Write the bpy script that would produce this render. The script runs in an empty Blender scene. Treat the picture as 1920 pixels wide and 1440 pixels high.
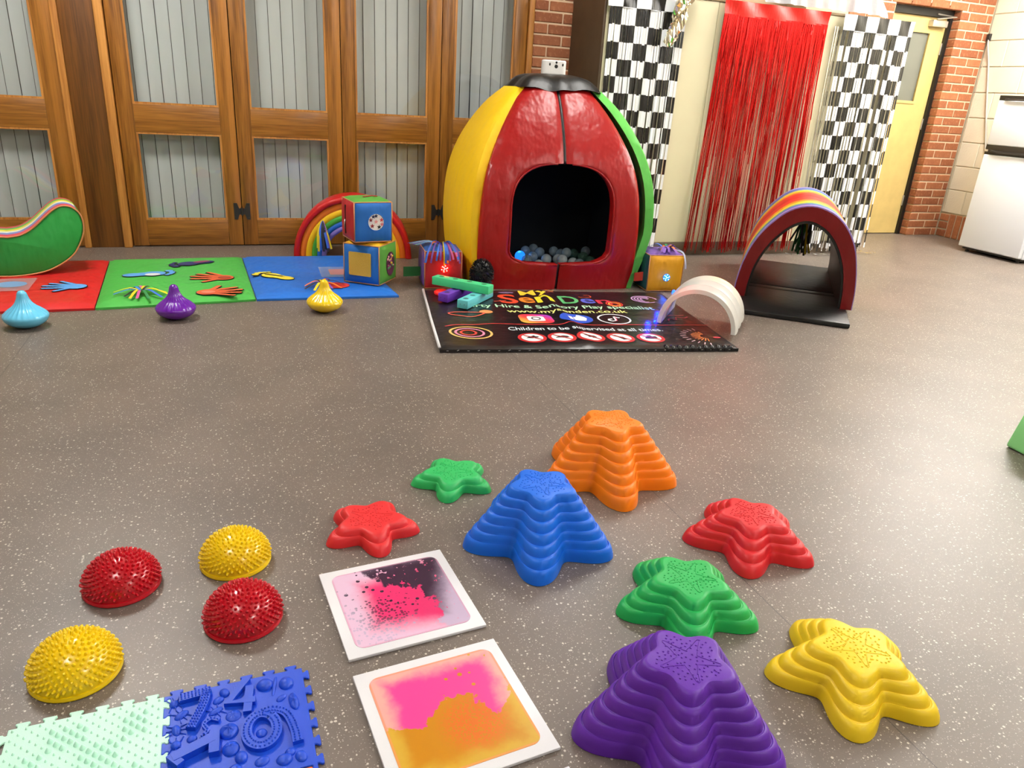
import bpy, bmesh, math, random
from mathutils import Vector, Matrix
random.seed(7)
PI = math.pi
SC = bpy.context.scene
COL = SC.collection

# ------------------------------------------------------------------ camera
F_PX, PITCH, ROLL, YAW, CAM_H = 1381.65, .376086, .064029, .369955, 1.10
cy_, sy_ = math.cos(YAW), math.sin(YAW)
fwd0 = Vector((sy_, cy_, 0)); right0 = Vector((cy_, -sy_, 0)); up0 = Vector((0, 0, 1))
cfwd = fwd0 * math.cos(PITCH) - up0 * math.sin(PITCH)
cup = up0 * math.cos(PITCH) + fwd0 * math.sin(PITCH)
cr = right0 * math.cos(ROLL) + cup * math.sin(ROLL)
cu = cup * math.cos(ROLL) - right0 * math.sin(ROLL)
camd = bpy.data.cameras.new('camera'); cam = bpy.data.objects.new('camera', camd); COL.objects.link(cam)
camd.sensor_width = 36; camd.lens = 36 * F_PX / 1920; camd.clip_start = .02
cam.matrix_world = Matrix(((cr.x, cu.x, -cfwd.x, 0), (cr.y, cu.y, -cfwd.y, 0), (cr.z, cu.z, -cfwd.z, CAM_H), (0, 0, 0, 1)))
SC.camera = cam
# ------------------------------------------------------------------ world and exposure
w = bpy.data.worlds.new('world'); SC.world = w; w.use_nodes = True
w.node_tree.nodes['Background'].inputs[0].default_value = (.02, .022, .03, 1)
w.node_tree.nodes['Background'].inputs[1].default_value = 1.0
SC.view_settings.view_transform = 'Standard'; SC.view_settings.look = 'None'
SC.view_settings.exposure = 0.1; SC.view_settings.gamma = 1.0; SC.view_settings.use_curve_mapping = False
# ceiling light panels: (x, y, emission strength)
PANELS = [(5.75, 4.1, 46), (5.75, 1.7, 46), (2.3, 3.9, 24), (-.8, 3.9, 46), (-.8, .7, 20), (2.3, .7, 24), (2.3, -2.0, 30)]
PANEL_COL = (1, .97, .92)
cyc = SC.cycles
cyc.use_light_tree = False; cyc.max_bounces = 5; cyc.diffuse_bounces = 3; cyc.glossy_bounces = 3; cyc.transmission_bounces = 4; cyc.transparent_max_bounces = 12
cyc.caustics_reflective = False; cyc.caustics_refractive = False; cyc.use_adaptive_sampling = True; cyc.adaptive_threshold = .1; cyc.adaptive_min_samples = 16
CEIL = 2.8

# ------------------------------------------------------------------ helpers: materials
def s2l(c):
    return c / 12.92 if c <= .04045 else ((c + .055) / 1.055) ** 2.4
def rgb(r, g, b):
    return (s2l(r / 255), s2l(g / 255), s2l(b / 255), 1)

class NT:
    def __init__(s, name):
        s.m = bpy.data.materials.new(name); s.m.use_nodes = True
        s.t = s.m.node_tree; s.n = s.t.nodes; s.l = s.t.links
        s.b = s.n['Principled BSDF']; s.out = s.n['Material Output']
    def new(s, typ, **kw):
        nd = s.n.new(typ)
        for k, v in kw.items(): setattr(nd, k, v)
        return nd
    def put(s, sock, v):
        if isinstance(v, bpy.types.NodeSocket): s.l.new(v, sock)
        elif v is not None:
            try: sock.default_value = v
            except TypeError: sock.default_value = tuple(v)[:3]
    def math(s, op, a, b=None, c=None, clamp=False):
        nd = s.new('ShaderNodeMath', operation=op, use_clamp=clamp)
        s.put(nd.inputs[0], a)
        if b is not None: s.put(nd.inputs[1], b)
        if c is not None: s.put(nd.inputs[2], c)
        return nd.outputs[0]
    def mix(s, f, a, b):
        nd = s.new('ShaderNodeMix', data_type='RGBA')
        s.put(nd.inputs[0], f); s.put(nd.inputs[6], a); s.put(nd.inputs[7], b)
        return nd.outputs[2]
    def step(s, v, lo, hi):
        nd = s.new('ShaderNodeMapRange', interpolation_type='SMOOTHSTEP')
        s.put(nd.inputs[0], v); nd.inputs[1].default_value = lo; nd.inputs[2].default_value = hi
        return nd.outputs[0]
    def coord(s, kind='Object', scale=None):
        o = s.new('ShaderNodeTexCoord').outputs[kind]
        if scale:
            mp = s.new('ShaderNodeMapping'); mp.inputs['Scale'].default_value = scale; s.l.new(o, mp.inputs[0]); o = mp.outputs[0]
        return o
    def noise(s, vec, scale, detail=3, rough=.5):
        nd = s.new('ShaderNodeTexNoise'); s.put(nd.inputs['Vector'], vec)
        nd.inputs['Scale'].default_value = scale; nd.inputs['Detail'].default_value = detail; nd.inputs['Roughness'].default_value = rough
        return nd.outputs[0]
    def voro(s, vec, scale, out='Distance', feature='F1'):
        nd = s.new('ShaderNodeTexVoronoi', feature=feature); s.put(nd.inputs['Vector'], vec); nd.inputs['Scale'].default_value = scale
        return nd.outputs[out]
    def xyz(s, v):
        nd = s.new('ShaderNodeSeparateXYZ'); s.l.new(v, nd.inputs[0]); return nd.outputs
    def bump(s, h, strength=.2, dist=.01):
        nd = s.new('ShaderNodeBump'); s.put(nd.inputs['Height'], h); nd.inputs['Strength'].default_value = strength; nd.inputs['Distance'].default_value = dist
        s.l.new(nd.outputs[0], s.b.inputs['Normal'])
    def set(s, **kw):
        for k, v in kw.items(): s.put(s.b.inputs[k.replace('_', ' ')], v)
        return s

MC = {}
def plastic(name, c, rough=.4, spec=.5, bump=0, bscale=60, coat=0, var=.0, metal=0, sss=0):
    if name in MC: return MC[name]
    t = NT(name); col = rgb(*c)
    if var:
        n = t.noise(t.coord(), 9, 4)
        col = t.mix(t.step(n, .3, .7), tuple(v * (1 - var) for v in col[:3]) + (1,), tuple(min(1, v * (1 + var)) for v in col[:3]) + (1,))
    t.set(Base_Color=col, Roughness=rough, Metallic=metal)
    t.b.inputs['Specular IOR Level'].default_value = spec
    t.b.inputs['Coat Weight'].default_value = coat
    if bump: t.bump(t.noise(t.coord(), bscale, 3), bump, .004)
    MC[name] = t.m
    return t.m
def vinyl(name, c, rough=.38):
    """padded soft-play vinyl: creases of several sizes"""
    if name in MC: return MC[name]
    t = NT(name); co = t.coord()
    n1 = t.noise(co, 5, 3); n2 = t.noise(t.coord(scale=(1, 1, .35)), 14, 2); n3 = t.noise(co, 160, 2)
    h = t.math('ADD', t.math('MULTIPLY', n1, .6), t.math('ADD', t.math('MULTIPLY', n2, .35), t.math('MULTIPLY', n3, .012)))
    t.set(Base_Color=rgb(*c), Roughness=rough); t.b.inputs['Specular IOR Level'].default_value = .45
    t.bump(h, .8, .03); MC[name] = t.m
    return t.m
def emit(name, c, strength):
    if name in MC: return MC[name]
    t = NT(name); t.set(Base_Color=rgb(*c), Emission_Color=rgb(*c), Emission_Strength=strength); t.m.cycles.emission_sampling = 'NONE'; MC[name] = t.m
    return t.m
def wood(name, dark, light, axis='z', rough=.38, scale=1.0):
    if name in MC: return MC[name]
    t = NT(name)
    sc = {'z': (26, 26, 1.1), 'x': (1.1, 26, 26)}[axis]
    sc = tuple(v * scale for v in sc)
    co = t.coord(scale=sc); n = t.noise(co, 1, 5, .62); n2 = t.noise(t.coord(scale=tuple(v * 4 for v in sc)), 1, 3)
    low = t.noise(t.coord(scale={'z': (5, 5, .4), 'x': (.4, 5, 5)}[axis]), 1, 2)
    v = t.math('ADD', t.math('MULTIPLY', n, .5), t.math('ADD', t.math('MULTIPLY', n2, .2), t.math('MULTIPLY', low, .35)))
    col = t.mix(t.step(v, .34, .70), rgb(*dark), rgb(*light))
    t.set(Base_Color=col, Roughness=rough); t.bump(n2, .08, .002); MC[name] = t.m
    return t.m

# ------------------------------------------------------------------ helpers: objects
def tag(o, label=None, cat=None, group=None, kind=None):
    if label: o['label'] = label
    if cat: o['category'] = cat
    if group: o['group'] = group
    if kind: o['kind'] = kind
    return o
def thing(name, label, cat, loc=(0, 0, 0), rz=0, group=None, kind=None):
    o = bpy.data.objects.new(name, None); COL.objects.link(o); o.empty_display_size = .05
    o.location = loc; o.rotation_euler = (0, 0, rz)
    return tag(o, label, cat, group, kind)
def mk(name, verts, faces, mat, parent=None, smooth=False, world=False):
    """one mesh object; world=True: verts are world coordinates even though there is a parent"""
    if world and parent is not None:
        inv = (Matrix.Translation(parent.location) @ Matrix.Rotation(parent.rotation_euler.z, 4, 'Z')).inverted()
        verts = [tuple(inv @ Vector(v)) for v in verts]
    me = bpy.data.meshes.new(name); me.from_pydata([tuple(v) for v in verts], [], faces); me.update()
    return link(name, me, mat, parent, smooth)
def link(name, me, mat, parent=None, smooth=False):
    o = bpy.data.objects.new(name, me); COL.objects.link(o)
    if mat is not None and not me.materials: me.materials.append(mat)
    if parent is not None: o.parent = parent
    if smooth:
        me.polygons.foreach_set('use_smooth', [True] * len(me.polygons))
        if smooth != True: me.set_sharp_from_angle(angle=math.radians(smooth))
    return o
class MB:
    """collects shapes into one mesh"""
    def __init__(s): s.v = []; s.f = []
    def add(s, v, f):
        b = len(s.v); s.v += [tuple(p) for p in v]; s.f += [tuple(i + b for i in q) for q in f]; return s
    def box(s, x0, x1, y0, y1, z0, z1):
        return s.add([(x0, y0, z0), (x1, y0, z0), (x1, y1, z0), (x0, y1, z0), (x0, y0, z1), (x1, y0, z1), (x1, y1, z1), (x0, y1, z1)],
                     [(0, 3, 2, 1), (4, 5, 6, 7), (0, 1, 5, 4), (1, 2, 6, 5), (2, 3, 7, 6), (3, 0, 4, 7)])
    def tube(s, pts, r, seg=8, closed=False, cap=True):
        pts = [Vector(p) for p in pts]; n = len(pts); rr = r if isinstance(r, (list, tuple)) else [r] * n
        up = Vector((0, 0, 1)); rings = []; prev = None
        for i, p in enumerate(pts):
            a = pts[(i - 1) % n] if (closed or i > 0) else p
            b = pts[(i + 1) % n] if (closed or i < n - 1) else p
            d = (b - a).normalized()
            x = prev if prev is not None else (up if abs(d.z) < .9 else Vector((1, 0, 0)))
            x = (x - d * x.dot(d)).normalized(); prev = x; y = d.cross(x)
            rings.append([p + (x * math.cos(2 * PI * k / seg) + y * math.sin(2 * PI * k / seg)) * rr[i] for k in range(seg)])
        v = [q for rg in rings for q in rg]; f = []
        for i in range(n if closed else n - 1):
            j = (i + 1) % n
            for k in range(seg):
                f.append((i * seg + k, i * seg + (k + 1) % seg, j * seg + (k + 1) % seg, j * seg + k))
        if cap and not closed:
            f.append(tuple(range(seg))[::-1]); f.append(tuple((n - 1) * seg + k for k in range(seg)))
        return s.add(v, f)
    def lathe(s, prof, seg=32, c=(0, 0, 0), flute=0, nfl=0):
        v = []; f = []
        for (r, z) in prof:
            for k in range(seg):
                a = 2 * PI * k / seg; q = r * (1 + flute * math.cos(nfl * a)) if r > 1e-6 else 0
                v.append((c[0] + q * math.cos(a), c[1] + q * math.sin(a), c[2] + z))
        for i in range(len(prof) - 1):
            for k in range(seg):
                f.append((i * seg + k, i * seg + (k + 1) % seg, (i + 1) * seg + (k + 1) % seg, (i + 1) * seg + k))
        return s.add(v, f)
    def prism(s, poly, z0, z1):
        n = len(poly)
        return s.add([(x, y, z0) for x, y in poly] + [(x, y, z1) for x, y in poly],
                     [tuple(range(n))[::-1], tuple(range(n, 2 * n))] + [(i, (i + 1) % n, n + (i + 1) % n, n + i) for i in range(n)])
    def poly(s, poly, z):
        return s.add([(x, y, z) for x, y in poly], [tuple(range(len(poly)))])
    def ball(s, c, r, seg=12, rings=8, half=False):
        rx, ry, rz = r if isinstance(r, (tuple, list)) else (r, r, r)
        v = []; f = []; top = PI / 2
        for i in range(rings + 1):
            t = (0 if half else -PI / 2) + (top - (0 if half else -PI / 2)) * i / rings
            for k in range(seg):
                a = 2 * PI * k / seg; v.append((c[0] + rx * math.cos(t) * math.cos(a), c[1] + ry * math.cos(t) * math.sin(a), c[2] + rz * math.sin(t)))
        for i in range(rings):
            for k in range(seg): f.append((i * seg + k, i * seg + (k + 1) % seg, (i + 1) * seg + (k + 1) % seg, (i + 1) * seg + k))
        return s.add(v, f)
    def grid(s, fn, nu, nv):
        v = [fn(i / nu, j / nv) for j in range(nv + 1) for i in range(nu + 1)]
        f = [(j * (nu + 1) + i, j * (nu + 1) + i + 1, (j + 1) * (nu + 1) + i + 1, (j + 1) * (nu + 1) + i) for j in range(nv) for i in range(nu)]
        return s.add(v, f)
    def shell(s, fo, fi, nu, nv):
        """closed slab between two grids"""
        o = [fo(i / nu, j / nv) for j in range(nv + 1) for i in range(nu + 1)]; q = [fi(i / nu, j / nv) for j in range(nv + 1) for i in range(nu + 1)]
        N = len(o); W = nu + 1; f = []
        for j in range(nv):
            for i in range(nu):
                a = (j * W + i, j * W + i + 1, (j + 1) * W + i + 1, (j + 1) * W + i); f.append(a); f.append(tuple(x + N for x in a[::-1]))
        bd = [i for i in range(nu)] + [j * W + nu for j in range(nv)] + [nv * W + i for i in range(nu, 0, -1)] + [j * W for j in range(nv, 0, -1)]
        for i in range(len(bd)):
            a, b = bd[i], bd[(i + 1) % len(bd)]; f.append((b, a, a + N, b + N))
        return s.add(o + q, f)
    def ok(s, name, mat, parent=None, smooth=False, world=False): return mk(name, s.v, s.f, mat, parent, smooth, world)
def bevel_mesh(me, w, seg=2, ang=30):
    bm = bmesh.new(); bm.from_mesh(me); bmesh.ops.remove_doubles(bm, verts=bm.verts, dist=1e-6)
    bmesh.ops.recalc_face_normals(bm, faces=bm.faces)
    es = [e for e in bm.edges if len(e.link_faces) == 2 and e.calc_face_angle(0) > math.radians(ang)]
    bmesh.ops.bevel(bm, geom=es, offset=w, segments=seg, profile=.5, affect='EDGES', clamp_overlap=True)
    bm.to_mesh(me); bm.free(); me.update()
def recalc(o):
    bm = bmesh.new(); bm.from_mesh(o.data); bmesh.ops.recalc_face_normals(bm, faces=bm.faces); bm.to_mesh(o.data); bm.free(); return o
def rbox(name, x0, x1, y0, y1, z0, z1, mat, parent=None, bev=.003, seg=2, world=False):
    o = MB().box(x0, x1, y0, y1, z0, z1).ok(name, mat, parent, False, world)
    if bev: bevel_mesh(o.data, bev, seg); o.data.polygons.foreach_set('use_smooth', [True] * len(o.data.polygons)); o.data.set_sharp_from_angle(angle=math.radians(35))
    return o
def rot2(p, a): c, s = math.cos(a), math.sin(a); return (p[0] * c - p[1] * s, p[0] * s + p[1] * c)
def ell(cx, cy, rx, ry, n=28, a=0):
    return [(cx + rot2((rx * math.cos(2 * PI * k / n), ry * math.sin(2 * PI * k / n)), a)[0], cy + rot2((rx * math.cos(2 * PI * k / n), ry * math.sin(2 * PI * k / n)), a)[1]) for k in range(n)]
def rrect(x0, x1, y0, y1, r, n=6):
    out = []
    for cx, cy, a0 in ((x1 - r, y1 - r, 0), (x0 + r, y1 - r, PI / 2), (x0 + r, y0 + r, PI), (x1 - r, y0 + r, 1.5 * PI)):
        out += [(cx + r * math.cos(a0 + PI / 2 * k / n), cy + r * math.sin(a0 + PI / 2 * k / n)) for k in range(n + 1)]
    return out
def capsule(p, q, r0, r1, n=8):
    a = math.atan2(q[1] - p[1], q[0] - p[0])
    return [(p[0] + r0 * math.cos(a + PI / 2 + PI * k / n), p[1] + r0 * math.sin(a + PI / 2 + PI * k / n)) for k in range(n + 1)] + \
           [(q[0] + r1 * math.cos(a - PI / 2 + PI * k / n), q[1] + r1 * math.sin(a - PI / 2 + PI * k / n)) for k in range(n + 1)]
def interp(tab, x):
    if x <= tab[0][0]: return tab[0][1]
    for (a, b), (c, d) in zip(tab, tab[1:]):
        if x <= c:
            t = (x - a) / (c - a); return b + (d - b) * t
    return tab[-1][1]
def smooth_path(pts, n=6):
    """Catmull-Rom through the points"""
    P = [Vector(p) for p in pts]; P = [P[0] * 2 - P[1]] + P + [P[-1] * 2 - P[-2]]; out = []
    for i in range(1, len(P) - 2):
        for k in range(n):
            t = k / n; a, b, c, d = P[i - 1], P[i], P[i + 1], P[i + 2]
            out.append(.5 * ((2 * b) + (c - a) * t + (2 * a - 5 * b + 4 * c - d) * t * t + (-a + 3 * b - 3 * c + d) * t ** 3))
    return out + [P[-2]]
TXT = {}
def text_mesh(s, bold=.0, ext=0):
    """outline lettering as a mesh scaled into the unit square"""
    key = (s, bold, ext)
    if key not in TXT:
        cu_ = bpy.data.curves.new('lettering', 'FONT'); cu_.body = s; cu_.offset = bold; cu_.resolution_u = 3
        ob = bpy.data.objects.new('lettering', cu_); COL.objects.link(ob)
        dg = bpy.context.evaluated_depsgraph_get(); dg.update()
        me = bpy.data.meshes.new_from_object(ob.evaluated_get(dg)); vs = [v.co.copy() for v in me.vertices]; fs = [tuple(p.vertices) for p in me.polygons]
        x0 = min(v.x for v in vs); x1 = max(v.x for v in vs); y0 = min(v.y for v in vs); y1 = max(v.y for v in vs)
        TXT[key] = ([((v.x - x0) / (x1 - x0), (v.y - y0) / (y1 - y0)) for v in vs], fs)
        bpy.data.objects.remove(ob); bpy.data.meshes.remove(me); bpy.data.curves.remove(cu_)
    return TXT[key]
def copies(o, parent=None):
    c = o.copy(); COL.objects.link(c); c.parent = parent
    for ch in list(o.children): copies(ch, c)
    return c

# ------------------------------------------------------------------ surfaces
def floor_mat():
    t = NT('speckled_vinyl'); co = t.coord()
    def flecks(scale, thr, keep):
        d = t.voro(co, scale); c = t.voro(co, scale, 'Color'); r = t.xyz(c)[0]
        size = t.math('MULTIPLY', t.xyz(c)[1], thr)
        return t.math('MULTIPLY', t.math('LESS_THAN', d, size), t.math('GREATER_THAN', r, keep))
    f1 = flecks(120, .34, .45); f2 = flecks(290, .36, .35)
    m = t.math('MAXIMUM', f1, t.math('MULTIPLY', f2, .55))
    n = t.noise(co, 3, 3); n2 = t.noise(co, 240, 2)
    base = t.mix(t.step(n, .3, .7), rgb(106, 95, 86), rgb(119, 106, 96))
    base = t.mix(t.math('MULTIPLY', n2, .35), base, rgb(80, 74, 69))
    col = t.mix(m, base, rgb(198, 190, 176))
    # welded sheet joints running along the room
    x = t.xyz(co)[0]
    seam = t.math('LESS_THAN', t.math('ABSOLUTE', t.math('SUBTRACT', t.math('FLOORED_MODULO', t.math('ADD', x, .87), 2.0), 0.0)), .0028)
    col = t.mix(t.math('MULTIPLY', seam, .75), col, rgb(58, 53, 49))
    t.set(Base_Color=col, Roughness=t.math('ADD', .36, t.math('MULTIPLY', n2, .12)))
    t.b.inputs['Specular IOR Level'].default_value = .75
    t.bump(t.noise(co, 420, 2), .12, .002)
    return t.m
FLOOR = floor_mat()
def painted(name, c, bump=.25, scale=90, rough=.6):
    t = NT(name); co = t.coord(); n = t.noise(co, 2.5, 3)
    col = rgb(*c); t.set(Base_Color=t.mix(t.step(n, .3, .7), tuple(v * .95 for v in col[:3]) + (1,), col), Roughness=rough)
    t.bump(t.noise(co, scale, 4), bump, .004); return t.m
WHITEB = painted('painted_block', (220, 212, 190), .5, 70)
MORTARW = painted('painted_joint', (188, 180, 156), .3)
CREAM = painted('cream_laminate', (222, 214, 178), .03, 20, .45)
MAGN = painted('cream_paint', (236, 230, 212), .1)
def brick_mat():
    t = NT('red_brick'); co = t.coord('Object'); oi = t.new('ShaderNodeObjectInfo')
    n = t.noise(t.coord(), 40, 4); n2 = t.noise(t.coord(), 9, 3)
    c = t.mix(oi.outputs['Random'], rgb(140, 80, 48), rgb(170, 106, 68))
    c = t.mix(t.step(n, .5, .85), c, rgb(205, 140, 98)); c = t.mix(t.math('MULTIPLY', t.step(n2, .55, .8), .5), c, rgb(120, 60, 34))
    t.set(Base_Color=c, Roughness=.75); t.bump(t.noise(t.coord(), 120, 4), .5, .004); return t.m
BRICK = brick_mat()
MORTAR = painted('mortar', (216, 188, 156), .5, 150, .9)
OAK_V = wood('varnished_pine_upright', (98, 58, 14), (174, 115, 46), 'z', .3)
OAK_H = wood('varnished_pine_rail', (98, 58, 14), (174, 115, 46), 'x', .3)
OAK_T = wood('pale_pine_trim', (150, 92, 34), (206, 144, 70), 'z', .4)
POST = wood('dark_stained_post', (74, 42, 8), (126, 78, 24), 'z', .45)
BROWN = plastic('brown_paint', (74, 56, 36), .5, var=.1)
SKIRT = plastic('brown_skirting', (104, 88, 70), .5, var=.06)
IRON = plastic('black_iron', (38, 36, 34), .5, bump=.3)
BLACKP = plastic('black_paint', (20, 18, 16), .45)
def glass_mat(name, tint=(255, 255, 255), refl=1.0):
    t = NT(name); n = t.n; n.remove(t.b)
    tr = t.new('ShaderNodeBsdfTransparent'); tr.inputs[0].default_value = rgb(*tint)
    gl = t.new('ShaderNodeBsdfGlossy'); gl.inputs['Roughness'].default_value = .015; gl.inputs[0].default_value = (refl, refl, refl, 1)
    fw = t.new('ShaderNodeLayerWeight'); fr = t.new('ShaderNodeMath', operation='MULTIPLY_ADD'); t.l.new(t.math('POWER', fw.outputs['Facing'], 4.0), fr.inputs[0]); fr.inputs[1].default_value = .9; fr.inputs[2].default_value = .045
    mx = t.new('ShaderNodeMixShader'); t.l.new(fr.outputs[0], mx.inputs[0]); t.l.new(tr.outputs[0], mx.inputs[1]); t.l.new(gl.outputs[0], mx.inputs[2])
    t.l.new(mx.outputs[0], t.out.inputs[0]); return t.m
GLASS = glass_mat('window_glass')
BLIND = plastic('grey_blind_fabric', (188, 196, 193), .7, bump=.15, bscale=300)

# ------------------------------------------------------------------ room shell
YD, YB, YBOX, XR = 5.43, 5.64, 4.92, 6.72
fl = MB().box(-4.2, 7.0, -3.6, 6.4, -.1, 0).ok('floor', FLOOR); tag(fl, 'brown speckled sheet vinyl floor of the hall', 'floor', kind='structure')
ce = MB().box(-4.2, 7.0, -3.6, 6.4, CEIL, CEIL + .1).ok('ceiling', painted('ceiling_white', (240, 238, 232))); tag(ce, 'white ceiling over the hall', 'ceiling', kind='structure')
wl = MB().box(-4.3, -4.2, -3.6, 6.4, 0, CEIL).ok('wall_left', MAGN); tag(wl, 'cream painted side wall left of the wooden doors', 'wall', kind='structure')
wf = MB().box(-4.2, 7.0, -3.7, -3.6, 0, CEIL).ok('wall_front', MAGN); tag(wf, 'cream painted wall behind the photographer', 'wall', kind='structure')

# back wall: mortar bed with single bricks, openings for the doors left out
wb = MB()
wb.box(2.095, 2.62, YD + .006, YD + .3, 0, 2.5)             # pier beside the folding doors
wb.box(-4.2, 2.62, YD + .0, YD + .3, 2.5, CEIL)             # above the folding doors
wb.box(-4.2, -1.66, YD + .0, YD + .3, 0, 2.5)
wb.box(2.62, 6.72, 5.9, 6.0, 0, CEIL)
wb.box(4.6, 5.548, YB + .005, 5.9, 0, 2.06)
wb.box(6.334, 6.72, YB + .005, 5.9, 0, 2.06)
wb.box(4.6, 6.72, YB + .005, 5.9, 2.06, CEIL)
wb = wb.ok('wall_back', MORTAR); tag(wb, 'red brick back wall with pale mortar beside the doors', 'wall', kind='structure')
def brick_mesh(L, D=.1, H=.0625):
    b = MB().box(-L / 2, L / 2, -D / 2, D / 2, -H / 2, H / 2); me = bpy.data.meshes.new('brick'); me.from_pydata(b.v, [], b.f); me.update(); bevel_mesh(me, .004, 1)
    me.materials.append(BRICK); return me
BM = {}
def brick(L, x, y, z, parent, rz=0, ry=0):
    L = round(L, 3)
    if L not in BM: BM[L] = brick_mesh(L)
    o = bpy.data.objects.new('brick', BM[L]); COL.objects.link(o); o.parent = parent
    o.location = (x + random.uniform(-.001, .001), y + random.uniform(-.002, .002), z); o.rotation_euler = (0, ry, rz)
def course(x0, x1, y, z, off, parent):
    x = x0 - off; P = .225
    while x < x1 - .02:
        a, b = max(x, x0), min(x + P - .0105, x1)
        if b - a > .03: brick(b - a, (a + b) / 2, y + .05, z, parent)
        x += P
for i in range(27):                                          # pier
    z = .0375 + i * .075
    if z > .9: course(2.1, 2.40, YD, z, (.0 if i % 2 else .1125), wb)
for i in range(34):                                          # right of the door, reveal side
    z = .0375 + i * .075
    if i < 27:
        course(6.325, 6.715, YB, z, (.0 if i % 2 else .1125), wb)
    else:
        course(5.05, 6.715, YB, z, (.0 if i % 2 else .1125), wb)
    if 20 < i < 27: course(5.05, 5.545, YB, z, (.03 if i % 2 else .14), wb)

# right wall: painted blockwork on a brick plinth
wr = MB().box(XR + .008, XR + .25, -3.6, 6.0, 0, CEIL).box(XR, XR + .02, -3.6, 3.1, 0, CEIL).ok('wall_right', MORTARW)
tag(wr, 'cream painted blockwork wall behind the fridge', 'wall', kind='structure')
bmsh = {}
def block(L, y, z, H=.217):
    L = round(L, 3)
    if L not in bmsh:
        b = MB().box(-.02, .02, -L / 2, L / 2, -H / 2, H / 2); me = bpy.data.meshes.new('wall_block'); me.from_pydata(b.v, [], b.f); bevel_mesh(me, .004, 1); me.materials.append(WHITEB); bmsh[L] = me
    o = bpy.data.objects.new('wall_block', bmsh[L]); COL.objects.link(o); o.parent = wr; o.location = (XR + .02 + random.uniform(-.001, .001), y, z)
for i in range(12):
    z = .238 + .1125 + i * .2245; y1 = YB - .004; L = .44 if i % 2 else .22
    while y1 > 3.15:
        y0 = max(y1 - L, 3.1); block(y1 - y0 - .005, (y0 + y1) / 2, z); y1 = y0; L = .4425
for i in range(3): brick(.1, XR + .05, YB - .055, .0375 + i * .077, wr, PI / 2)
for i in range(18):
    brick(.225, XR + .05, YB - .145 - i * .075, .116, wr, PI / 2, PI / 2)
bp = MB().tube([(XR - .006, YB - .03, z) for z in (1.62, .27)], .003).ok('corner_bead', MORTARW, wr)

# ------------------------------------------------------------------ folding doors
def leaf(n, x0, x1, label, hinge=None, slo=.092):
    t = thing(f'door_{n}', label, 'door', ((x0 + x1) / 2, YD, 0), 0, 'folding glazed doors', 'structure')
    a, b = x0 + .0025, x1 - .0025; yb = YD + .045; H = 2.42
    P = dict(parent=t, world=True)
    rbox('stile', a, a + slo, YD, yb, .006, H, OAK_V, bev=.003, **P); rbox('stile', b - slo, b, YD, yb, .006, H, OAK_V, bev=.003, **P)
    g0, g1 = a + slo, b - slo
    for z0, z1 in ((.006, .176), (.728, .896), (1.86, 2.0), (H - .12, H)): rbox('rail', g0, g1, YD + .001, yb - .001, z0, z1, OAK_H, bev=.003, **P)
    for z0, z1 in ((.176, .728), (.896, 1.86)):
        bd = MB(); e = .012
        bd.box(g0, g1, YD + .004, YD + .02, z0, z0 + e).box(g0, g1, YD + .004, YD + .02, z1 - e, z1).box(g0, g0 + e, YD + .004, YD + .02, z0 + e, z1 - e).box(g1 - e, g1, YD + .004, YD + .02, z0 + e, z1 - e)
        bd.ok('glazing_bead', OAK_T, t, world=True)
        MB().box(g0 + .002, g1 - .002, YD + .021, YD + .026, z0 + .002, z1 - .002).ok('glass_pane', GLASS, t, world=True)
    return t
leaf(1, -1.66, -.925, 'folding glazed door leaf at the far left beside the dark post', slo=.1)
d2 = leaf(2, -.645, .048, 'folding glazed door leaf just right of the dark post')
d3 = leaf(3, .048, .737, 'second folding glazed door leaf right of the dark post')
d4 = leaf(4, .737, 1.427, 'third folding glazed door leaf, behind the rainbow arch')
d5 = leaf(5, 1.427, 2.05, 'last folding glazed door leaf, partly behind the padded den')
def hinge(x, z, parent):
    m = MB(); y = YD - .004
    for s in (-1, 1):
        poly = [(0, -.02), (s * .018, -.02), (s * .03, -.055), (s * .052, -.055), (s * .052, .055), (s * .03, .055), (s * .018, .02), (0, .02)]
        if s < 0: poly = poly[::-1]
        n = len(poly)
        m.add([(x + px, y, z + pz) for px, pz in poly] + [(x + px, YD + .001, z + pz) for px, pz in poly], [tuple(range(n)), tuple(range(n, 2 * n))[::-1]] + [(i, n + i, n + (i + 1) % n, (i + 1) % n) for i in range(n)])
        for dz in (-.045, .045): m.ball((x + s * .043, y, z + dz), (.006, .004, .006), 8, 4)
    m.tube([(x, y - .003, z - .026), (x, y - .003, z + .026)], .007, 10)
    o = m.ok('hinge', IRON, parent, 40, True); o['label'] = 'black iron butterfly hinge'; recalc(o)
hinge(.048, .235, d2); hinge(1.427, .235, d4); 
tr = thing('trim_1', 'dark stained timber post between the two sets of doors', 'post', (-.79, YD, 0), kind='structure')
rbox('post', -.885, -.698, YD - .02, YD + .2, 0, 2.5, POST, tr, .004, world=True)
def trim(n, x0, x1, y0, label, mat=OAK_T):
    o = rbox(f'trim_{n}', x0, x1, y0, YD + .1, 0, 2.5, mat, None, .006, 3); tag(o, label, 'trim', kind='structure')
trim(2, -.925, -.886, YD - .035, 'knotty pine trim on the left edge of the dark post')
trim(3, -.697, -.648, YD - .04, 'knotty pine trim on the right edge of the dark post')
trim(4, 2.052, 2.094, YD - .02, 'pine door jamb beside the brick pier')
hd = rbox('trim_5', -1.66, 2.094, YD - .02, YD + .1, 2.42, 2.52, OAK_H, None, .004); tag(hd, 'pine head rail over the folding doors', 'trim', kind='structure')
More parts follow.
